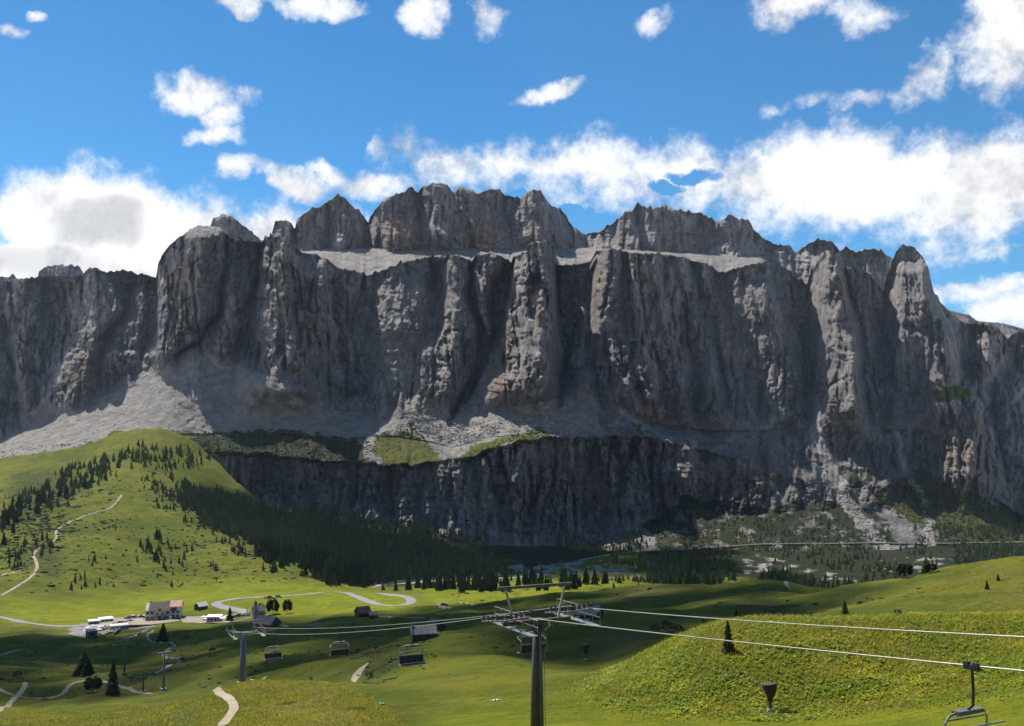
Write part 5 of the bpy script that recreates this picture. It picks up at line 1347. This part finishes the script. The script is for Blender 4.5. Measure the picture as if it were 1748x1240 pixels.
# keep the road, the gravel fans and the buildings clear
ok = (tx > -60) & (tx < 1810)
rp = np.array(ROADPTS)
for c0 in range(0, len(T), 2000):
    s_ = slice(c0, c0 + 2000)
    dd = np.min(np.hypot(T[s_, 0][:, None] - rp[None, ::3, 0], T[s_, 1][:, None] - rp[None, ::3, 1]), 1); ok[s_] &= dd > 9
for pl, w in (([(634,1005),(660,999),(700,996),(750,992),(800,989),(860,988),(910,984)], 5), ([(905,985),(950,972),(975,962),(1010,953),(1060,946),(1100,942),(1200,937),(1300,930),(1400,929),(1600,929),(1800,926)], 3), ([(1385,690),(1440,850),(1500,925),(1560,980)], 8), ([(1545,800),(1575,850),(1592,930),(1610,960)], 4), ([(830,900),(900,945),(960,970)], 12)):
    ok &= linedist(tx, ty, pl) > w
for poly in ([(840,985),(870,962),(1000,955),(1110,975),(1110,992),(1000,985),(880,990)], [(1245,945),(1290,945),(1400,970),(1490,995),(1440,1003),(1350,975),(1270,985)]):
    ok &= ~(inpoly(tx, ty, poly) & (rng.random(len(tx)) > .12))
T, KEY, tx, ty = T[ok], KEY[ok], tx[ok], ty[ok]
size = T[:, 3] / T[:, 1]
GROUPS = {'slope': ('spruces of the shaded forest slope', 'dark spruce in the shaded forest slope under the lower cliff'),
          'flank': ('spruces on the sunlit flank of the ridge', 'spruce on the sunlit right flank of the ridge below the cliff'),
          'edge': ('spruces along the front edge of the forest', 'tall spruce in the front edge of the forest above the road loops'),
          'left': ('spruces on the far left slope', 'spruce on the far left slope beside the path ridge'),
          'terrace': ('spruces on the high rock terraces', 'small spruce on a high rock terrace above the lower cliff'),
          'hill': ('spruces dotted on the left hill', 'lone spruce dotted on the sunny grass of the left hill'),
          'belt': ('spruces of the tree belt behind the road loops', 'spruce in the tree belt behind the road loops and the big lift tower'),
          'valley': ('spruces on the valley floor', 'spruce on the dark valley floor behind the right hand ridge'),
          'foot': ('spruces at the foot of the right wall', 'small spruce on the scree foot of the right hand wall')}
# the ones that show largest stand as trees of their own; front rows first, the hidden interior is one wood
weight = size * np.where(np.isin(KEY, ['hill', 'belt', 'edge', 'flank', 'left']), 1.6, 1.0)
order = np.argsort(-weight); IND = order[:270]; REST = order[270:]
cnt = {k: int((KEY[IND] == k).sum()) for k in GROUPS}
rank = {}
for k in GROUPS:
    ids = [i for i in IND if KEY[i] == k]
    for r_, i in enumerate(sorted(ids, key=lambda q: tx[q])): rank[i] = r_
for i in IND:
    x, y, z, h = T[i]; g, lab = GROUPS[KEY[i]]
    if 1 < cnt[KEY[i]] <= 12: lab = ORD[rank[i]] + ' ' + lab.replace('lone spruce', 'spruce')
    t = empty('spruce_tree', (x, y, z), rng.uniform(0, 6.28), lab, 'tree', g)
    w_ = rng.uniform(.85, 1.2); t.scale = (h * w_, h * w_, h)
    link('crown', crown_me[int(rng.integers(len(crown_me)))], t); link('trunk', trunk_me, t)
VV, FF, TT, off = [], [], [], 0
kind = rng.integers(len(FAR), size=len(T))
for k in range(len(FAR)):
    idx = REST[kind[REST] == k]; v, f = FAR[k]
    a = rng.uniform(0, 6.28, len(idx)); c, s_ = np.cos(a)[:, None], np.sin(a)[:, None]
    h = T[idx, 3][:, None]; w_ = h * rng.uniform(.85, 1.25, len(idx))[:, None]
    vx = (v[None, :, 0] * c - v[None, :, 1] * s_) * w_; vy = (v[None, :, 0] * s_ + v[None, :, 1] * c) * w_; vz = v[None, :, 2] * h
    VV.append((np.stack([vx, vy, vz], -1) + T[idx, None, :3]).reshape(-1, 3))
    TT.append(np.repeat(rng.random(len(idx)) ** 2.5, len(v)))
    FF.append((f[None] + (np.arange(len(idx)) * len(v))[:, None, None]).reshape(-1, 3) + off); off += len(idx) * len(v)
tag(link('forest', new_mesh('forest', np.concatenate(VV), np.concatenate(FF), SPRUCE, False, dict(tint=np.concatenate(TT)))), kind='stuff')
print('trees', len(T), 'far', len(REST), round(time.time() - T0, 1))

# nearer trees with modelled boughs
def bough_tree(seed, kind='spruce', n=420):
    """unit height; many drooping leaf-sized sprays along whorled boughs"""
    r = np.random.default_rng(seed); V = []; F = []
    for i in range(n):
        q = r.random() ** 1.25
        if kind == 'round':
            a, b = r.uniform(0, 6.28), math.acos(r.uniform(-.75, 1)); rad_ = r.uniform(.55, 1.0) ** .6 * (1 + .25 * math.sin(3 * a + seed))
            p = np.array([.40 * rad_ * math.sin(b) * math.cos(a), .40 * rad_ * math.sin(b) * math.sin(a), .55 + .42 * rad_ * math.cos(b)]); out = np.array([math.cos(a), math.sin(a), .3])
            s = r.uniform(.06, .12)
        else:
            R = (.21 if kind == 'spruce' else .17) * (1 - q) ** .8 * r.uniform(.35, 1.08); a = r.uniform(0, 6.28)
            z = .06 + .93 * q
            p = np.array([R * math.cos(a), R * math.sin(a), z - R * .35]); out = np.array([math.cos(a), math.sin(a), -.45])
            s = r.uniform(.035, .075) * (1.15 - q * .6)
        out = out / np.linalg.norm(out); side = np.cross(out, (0, 0, 1)); side /= np.linalg.norm(side) + 1e-9
        side = side * math.cos(.6) + np.array([0, 0, 1]) * r.normal(0, .45)
        o = len(V)
        V += [p - out * s * .9, p + side * s * .55 + out * s * .1, p + out * s * 1.25 - np.array([0, 0, s * .3]), p - side * s * .55 + out * s * .1]
        F.append((o, o + 1, o + 2, o + 3))
    return np.array(V), np.array(F)
def near_tree(px, py0, py1, kind, label, wide=1.0, mat=None, name='spruce_tree', n=900, group=None, lift=0):
    p = hit(px, py1 + lift); h = (py1 - py0) / FPX * p[1] * 1.03
    t = empty(name, p, px % 6.28, label, 'tree' if name != 'shrub' else 'shrub', group); t.scale = (h * wide, h * wide, h)
    v, f = bough_tree(int(px * 7 + py0), kind, n)
    link('crown', new_mesh('crown', v, f, mat or SPRUCE, False), t)
    link('trunk', trunk_me, t)
near_tree(1243, 1063, 1113, 'spruce', 'small dark spruce standing alone on the left brow of the leafy bank', 1.0)
near_tree(278, 1066, 1095, 'spruce', 'dense dark spruce alone in the shade below the hotel', 1.5)
near_tree(192, 1129, 1186, 'spruce', 'tall narrow spruce beside the gravel path in the left hollow', .85, n=900)
near_tree(143, 1114, 1151, 'spruce', 'broad ragged spruce clump above the gravel path in the left hollow', 2.0, n=900)
near_tree(150, 1124, 1152, 'spruce', 'lower spruce leaning against the broad clump in the left hollow', 1.8)
near_tree(158, 1158, 1183, 'round', 'round dark shrub between the gravel path and the tall narrow spruce', 1.2, name='shrub')
near_tree(466, 1024, 1049, 'round', 'round crowned tree right of the chapel, the bigger of two', .9, name='deciduous_tree', n=1000)
near_tree(490, 1025, 1048, 'round', 'slender round tree standing farther right of the chapel', .72, name='deciduous_tree', n=900)
near_tree(445, 1030, 1048, 'round', 'bushy tree pressed close behind the chapel roof', .8, name='deciduous_tree', n=300)
near_tree(392, 1038, 1061, 'spruce', 'dark spruce between the snack bar and the chapel', 1.3)
near_tree(422, 1036, 1046, 'spruce', 'small young tree on the grass inside the upper road loop', .8, n=200)
near_tree(1546, 963, 987, 'round', 'large dark tree left on the crest of the right hand ridge', 1.1, name='deciduous_tree')
near_tree(1580, 958, 979, 'spruce', 'broad dark tree right of its twin on the crest of the right hand ridge', 1.7)
near_tree(1590, 962, 978, 'round', 'low bushy tree merging with the broad tree on the right hand ridge crest', 1.3, name='deciduous_tree')
near_tree(1685, 991, 1006, 'spruce', 'small spruce on the sunny right slope, the lower of a pair', 1.1)
near_tree(1704, 980, 991, 'spruce', 'small spruce on the sunny right slope, the upper of a pair', 1.2)
near_tree(1442, 1026, 1048, 'spruce', 'dark spruce in the shaded dip behind the leafy bank', 1.3)
near_tree(1257, 1039, 1053, 'spruce', 'little spruce in shade just above the far haul rope', 1.1)
near_tree(52, 1180, 1190, 'round', 'small dark bush above the crossing gravel paths at far left', .9, name='shrub', n=120)
for px, py0, py1, lab in ((1118,1065,1080,'left bush of the dark thicket under the near rope'), (1140,1060,1080,'tallest bush of the dark thicket under the near rope'), (1158,1066,1080,'right bush of the dark thicket under the near rope'), (1382,1044,1054,'low bush in the shaded dip behind the leafy bank'), (1532,1040,1050,'low bush on the brow of the bank below the ridge pair'), (630,1146,1157,'dark bush beside the bending dirt path behind the knoll'),
                          (30,1146,1158,'dark bush on the shaded meadow at the far left'), (317,1084,1091,'low dark bush right of the dense spruce below the hotel'), (238,1080,1086,'low bush between the winding gravel paths')):
    near_tree(px, py0, py1, 'round', lab, 1.4, name='shrub', n=260)

# ------------------------------------------------------------------ ground cover
LEAF = None
def make_leaf(name, a, b, c):
    m, nt, bb = mat_new(name, .6, .25)
    co = objco(nt); n = vnoise(nt, co, 2.2, 4, .7); n2 = vnoise(nt, co, .22, 4, .6)
    k = mixc(nt, n.smooth(.35, .65), a, b); k = mixc(nt, n2.smooth(.45, .65) * .8, k, c)
    nt.links.new(k, bb.inputs['Base Color'])
    tr = nt.nodes.new('ShaderNodeBsdfTranslucent'); nt.links.new(k, tr.inputs[0])
    mx = nt.nodes.new('ShaderNodeMixShader'); mx.inputs[0].default_value = .5
    nt.links.new(bb.outputs[0], mx.inputs[1]); nt.links.new(tr.outputs[0], mx.inputs[2])
    nt.links.new(mx.outputs[0], nt.nodes['Material Output'].inputs[0])
    return m
LEAFM = make_leaf('broad_leaf', (.13, .19, .012), (.28, .35, .016), (.43, .44, .025))
GRASSM = make_leaf('grass_blade', (.20, .20, .012), (.36, .33, .02), (.44, .36, .05))
FLOWM = make_leaf('yellow_flower', (.45, .36, .02), (.55, .42, .03), (.40, .36, .05))
def region_points(mask, n, rng, patch=None):
    X, Y = GR['X'], GR['Y']; mask = np.asarray(mask, float); iy, ix = np.nonzero(mask > .01)
    dx = np.gradient(X, axis=1)[iy, ix]; dy = np.gradient(Y, axis=0)[iy, ix]; w = dx * dy * mask[iy, ix]
    if patch is not None: w = w * np.exp(patch * fbm(X[iy, ix] / 6, Y[iy, ix] / 6, 3, 301))
    w /= w.sum(); k = rng.choice(len(iy), n, p=w)
    x = X[iy[k], ix[k]] + rng.uniform(-.6, .6, n) * dx[k]; y = Y[iy[k], ix[k]] + rng.uniform(-.6, .6, n) * dy[k]
    return np.stack([x, y, zg(x, y)], -1)
def leaves(name, pts, mat, rng, r0, r1, per, hgt):
    """low rosettes of cupped leaves"""
    n = len(pts); a = rng.uniform(0, 6.28, (n, per)); rr = rng.uniform(r0, r1, (n, 1)) * rng.uniform(.6, 1.2, (n, per)); tilt = rng.uniform(.05, .6, (n, per)); hz = rng.uniform(.15, 1, (n, per)) * hgt * (rr / r1)
    d = np.stack([np.cos(a), np.sin(a)], -1)
    c = pts[:, None] + np.concatenate([d * (rr * .7)[..., None], hz[..., None]], -1)
    o = np.concatenate([d * (rr * .62 * np.cos(tilt))[..., None], (rr * .62 * np.sin(tilt) * rng.choice([-1, 1, 1], (n, per)))[..., None]], -1)
    s = np.stack([-np.sin(a), np.cos(a), rng.normal(0, .3, (n, per))], -1) * (rr * .5)[..., None]
    V = np.stack([c - o, c + s, c + o, c - s], 2).reshape(-1, 3)
    F = np.arange(len(V)).reshape(-1, 4)
    tag(link(name, new_mesh(name, V, F, mat, False)), kind='stuff')
def blades(name, pts, mat, rng, h0, h1, per, w):
    n = len(pts); a = rng.uniform(0, 6.28, (n, per)); h = rng.uniform(h0, h1, (n, per)); ln = rng.uniform(.5, 1.3, (n, per)) * h
    b = pts[:, None] + np.stack([np.cos(a) * .12, np.sin(a) * .12, -0.03 + 0 * a], -1)
    s = np.stack([-np.sin(a), np.cos(a), 0 * a], -1) * w
    tip = b + np.stack([np.cos(a) * ln, np.sin(a) * ln, h], -1)
    V = np.stack([b - s, b + s, tip], 2).reshape(-1, 3)
    tag(link(name, new_mesh(name, V, np.arange(len(V)).reshape(-1, 3), mat, False)), kind='stuff')
rg = np.random.default_rng(5)
X, Y, px, py = GR['X'], GR['Y'], GR['px'], GR['py']
bank = blur(GR['bank'] & (px < 1800), 5, 4) * (.25 + .75 * sst(1085, 1150, py - (px - 1150) * .03))
leaves('leafy_ground_cover', region_points(bank, 15000, rg, 3.0), LEAFM, rg, .09, .30, 4, .4)
blades('bank_grass', region_points(blur(GR['bank'] & (px < 1800), 6, 6), 14000, rg, -1.5), GRASSM, rg, .2, .6, 3, .04)
nog = linedist(px, py, [(1292,1216),(1315,1222),(1342,1218)]) < 12
knoll = inpoly(px, py, [(340,1250),(350,1190),(410,1166),(480,1162),(560,1166),(640,1195),(700,1250)]) & (Y < 165) & (Y > 80)
kp = region_points(knoll, 12000, rg, 1.5); pw = np.array([hit(*q) for q in dens([(376,1242),(392,1222),(402,1208),(394,1194),(376,1184),(360,1178),(380,1170)], 4)])
kp = kp[np.min(np.hypot(kp[:, None, 0] - pw[None, :, 0], kp[:, None, 1] - pw[None, :, 1]), 1) > 1.1]
blades('knoll_grass', kp, GRASSM, rg, .12, .40, 3, .035)
yf = inpoly(px, py, [(360,1215),(520,1200),(660,1235),(560,1250),(400,1250)]) & (Y < 150) & (Y > 80)
leaves('yellow_flowers', region_points(yf, 1500, rg, 3.0), FLOWM, rg, .05, .12, 3, .3)
bl = inpoly(px, py, [(-50,1250),(0,1205),(250,1195),(350,1195),(330,1250)]) & (Y < 240) & (Y > 80)
blades('hollow_grass', region_points(bl, 8000, rg, 1.5), GRASSM, rg, .15, .45, 3, .05)
# low alpenrose and juniper bushes freckling the pasture
BUSHM = make_foliage('low_bush', (.026, .036, .011), (.050, .062, .016), (.085, .085, .026))
def bushes(name, polys, rng, mat=None, wall=False, flat=.62):
    bv, bf = ico(1); VV, FF, off = [], [], 0
    for poly, n, r0, r1, ymin in polys:
        p = sample_wall(poly, n, rng) if wall else sample_ground(poly, n, rng, ymin=ymin, clus=3.0); n = len(p)
        if not n: continue
        r = (rng.uniform(r0, r1, n) * np.exp(np.clip(rng.normal(0, .3, n), -.6, .5)))[:, None, None]
        v = bv[None] * r * np.array([1.25, 1.0, flat]) * (1 + .30 * rng.normal(size=(n, len(bv), 1)))
        VV.append((v + p[:, None]).reshape(-1, 3)); FF.append((bf[None] + (np.arange(n) * len(bv))[:, None, None]).reshape(-1, 3) + off); off += n * len(bv)
    tag(link(name, new_mesh(name, np.concatenate(VV), np.concatenate(FF), mat or BUSHM, False)), kind='stuff')
bushes('pasture_bushes', [([(0,830),(200,800),(330,860),(480,950),(620,1003),(420,995),(200,1000),(0,1010)], 1300, .5, 1.6, 700), ([(230,790),(340,840),(450,905),(560,965),(450,960),(330,910)], 900, .6, 1.8, 900), ([(0,900),(120,830),(130,920),(0,990)], 700, .6, 2.0, 850),
    ([(0,1090),(600,1060),(640,1150),(560,1150),(300,1180),(0,1200)], 600, .2, .6, 200), ([(600,1110),(740,1095),(720,1150),(610,1170)], 260, .15, .42, 150), ([(1000,1010),(1400,985),(1740,960),(1740,1040),(1400,1055),(1000,1080)], 700, .2, .8, 150), ([(560,1050),(1000,1040),(1000,1110),(640,1110)], 320, .2, .6, 200),
    ([(1240,940),(1500,960),(1480,1005),(1300,990)], 500, .6, 1.8, 700), ([(640,1000),(1080,985),(1080,1012),(740,1035)], 160, .4, 1.2, 650)], np.random.default_rng(91))
bushes('dwarf_pine', [([(318,738),(470,736),(560,744),(640,760),(625,796),(330,772)], 2600, .9, 2.2, 0), ([(635,745),(700,722),(760,776),(650,798)], 420, .7, 1.7, 0), ([(780,785),(850,748),(935,735),(930,755),(800,795)], 300, .7, 1.6, 0), ([(0,770),(200,745),(240,765),(150,785),(0,800)], 300, .7, 1.8, 0), ([(1480,850),(1560,805),(1760,890),(1760,930),(1600,925)], 1500, .9, 2.2, 0), ([(1590,674),(1622,657),(1668,672),(1600,688)], 60, .8, 1.6, 0)], np.random.default_rng(92), None, True)
RUBBLE = pm('rubble_stone', (.30, .28, .255), .95, 0, .35, .3)
bushes('scree_rubble', [([(0,750),(240,655),(310,640),(330,740),(150,785),(0,795)], 900, .35, 1.1, 0), ([(620,545),(660,600),(720,690),(860,735),(780,778),(700,725),(640,640)], 1200, .6, 1.9, 0), ([(340,740),(410,640),(560,715),(610,750)], 500, .4, 1.2, 0), ([(800,720),(1000,705),(1040,745),(880,745)], 500, .6, 2.0, 0), ([(1385,780),(1450,850),(1520,940),(1560,960),(1480,920)], 400, .7, 2.0, 0)], np.random.default_rng(93), RUBBLE, True, .8)
# boulders shed on the meadow and under the screes
ROCKP = pm('boulder', (.36, .34, .31), .9, 0, .25, 1.0)
def boulders(polys, rng):
    bv, bf = ico(1)
    mes = []
    for s in range(4):
        r = np.random.default_rng(s + 60); v = bv * (1 + .28 * r.normal(size=(len(bv), 1))) * np.array([1, .8, .62]); mes.append(new_mesh('boulder', v, bf, ROCKP, False))
    for poly, n, r0, r1, lab, grp, ymin in polys:
        for k_, q in enumerate(sorted(sample_ground(poly, n, rng, ymin=ymin).tolist(), key=lambda w: w[0] / w[1])):
            o = link('boulder', mes[int(rng.integers(4))], None, q); r = rng.uniform(r0, r1); o.scale = (r, r, r); o.rotation_euler = (0, 0, rng.uniform(0, 6)); tag(o, (ORD[k_] + ' ' + lab) if n <= 12 else lab, 'boulder', grp)
boulders([([(200,1085),(330,1075),(330,1110),(220,1120)], 8, .5, 1.1, 'pale boulder in the grass between the winding paths below the hotel', 'boulders below the hotel', 380), ([(870,965),(1000,955),(1110,975),(1000,985)], 60, .8, 2.2, 'pale boulder on the gravel fan beside the valley road', 'boulders on the gravel fan', 900),
          ([(1400,965),(1500,985),(1560,985),(1600,950)], 25, .8, 2.2, 'pale boulder in the stream bed behind the right hand ridge', 'boulders in the stream bed', 900)], rng)
print('plants', round(time.time() - T0, 1))
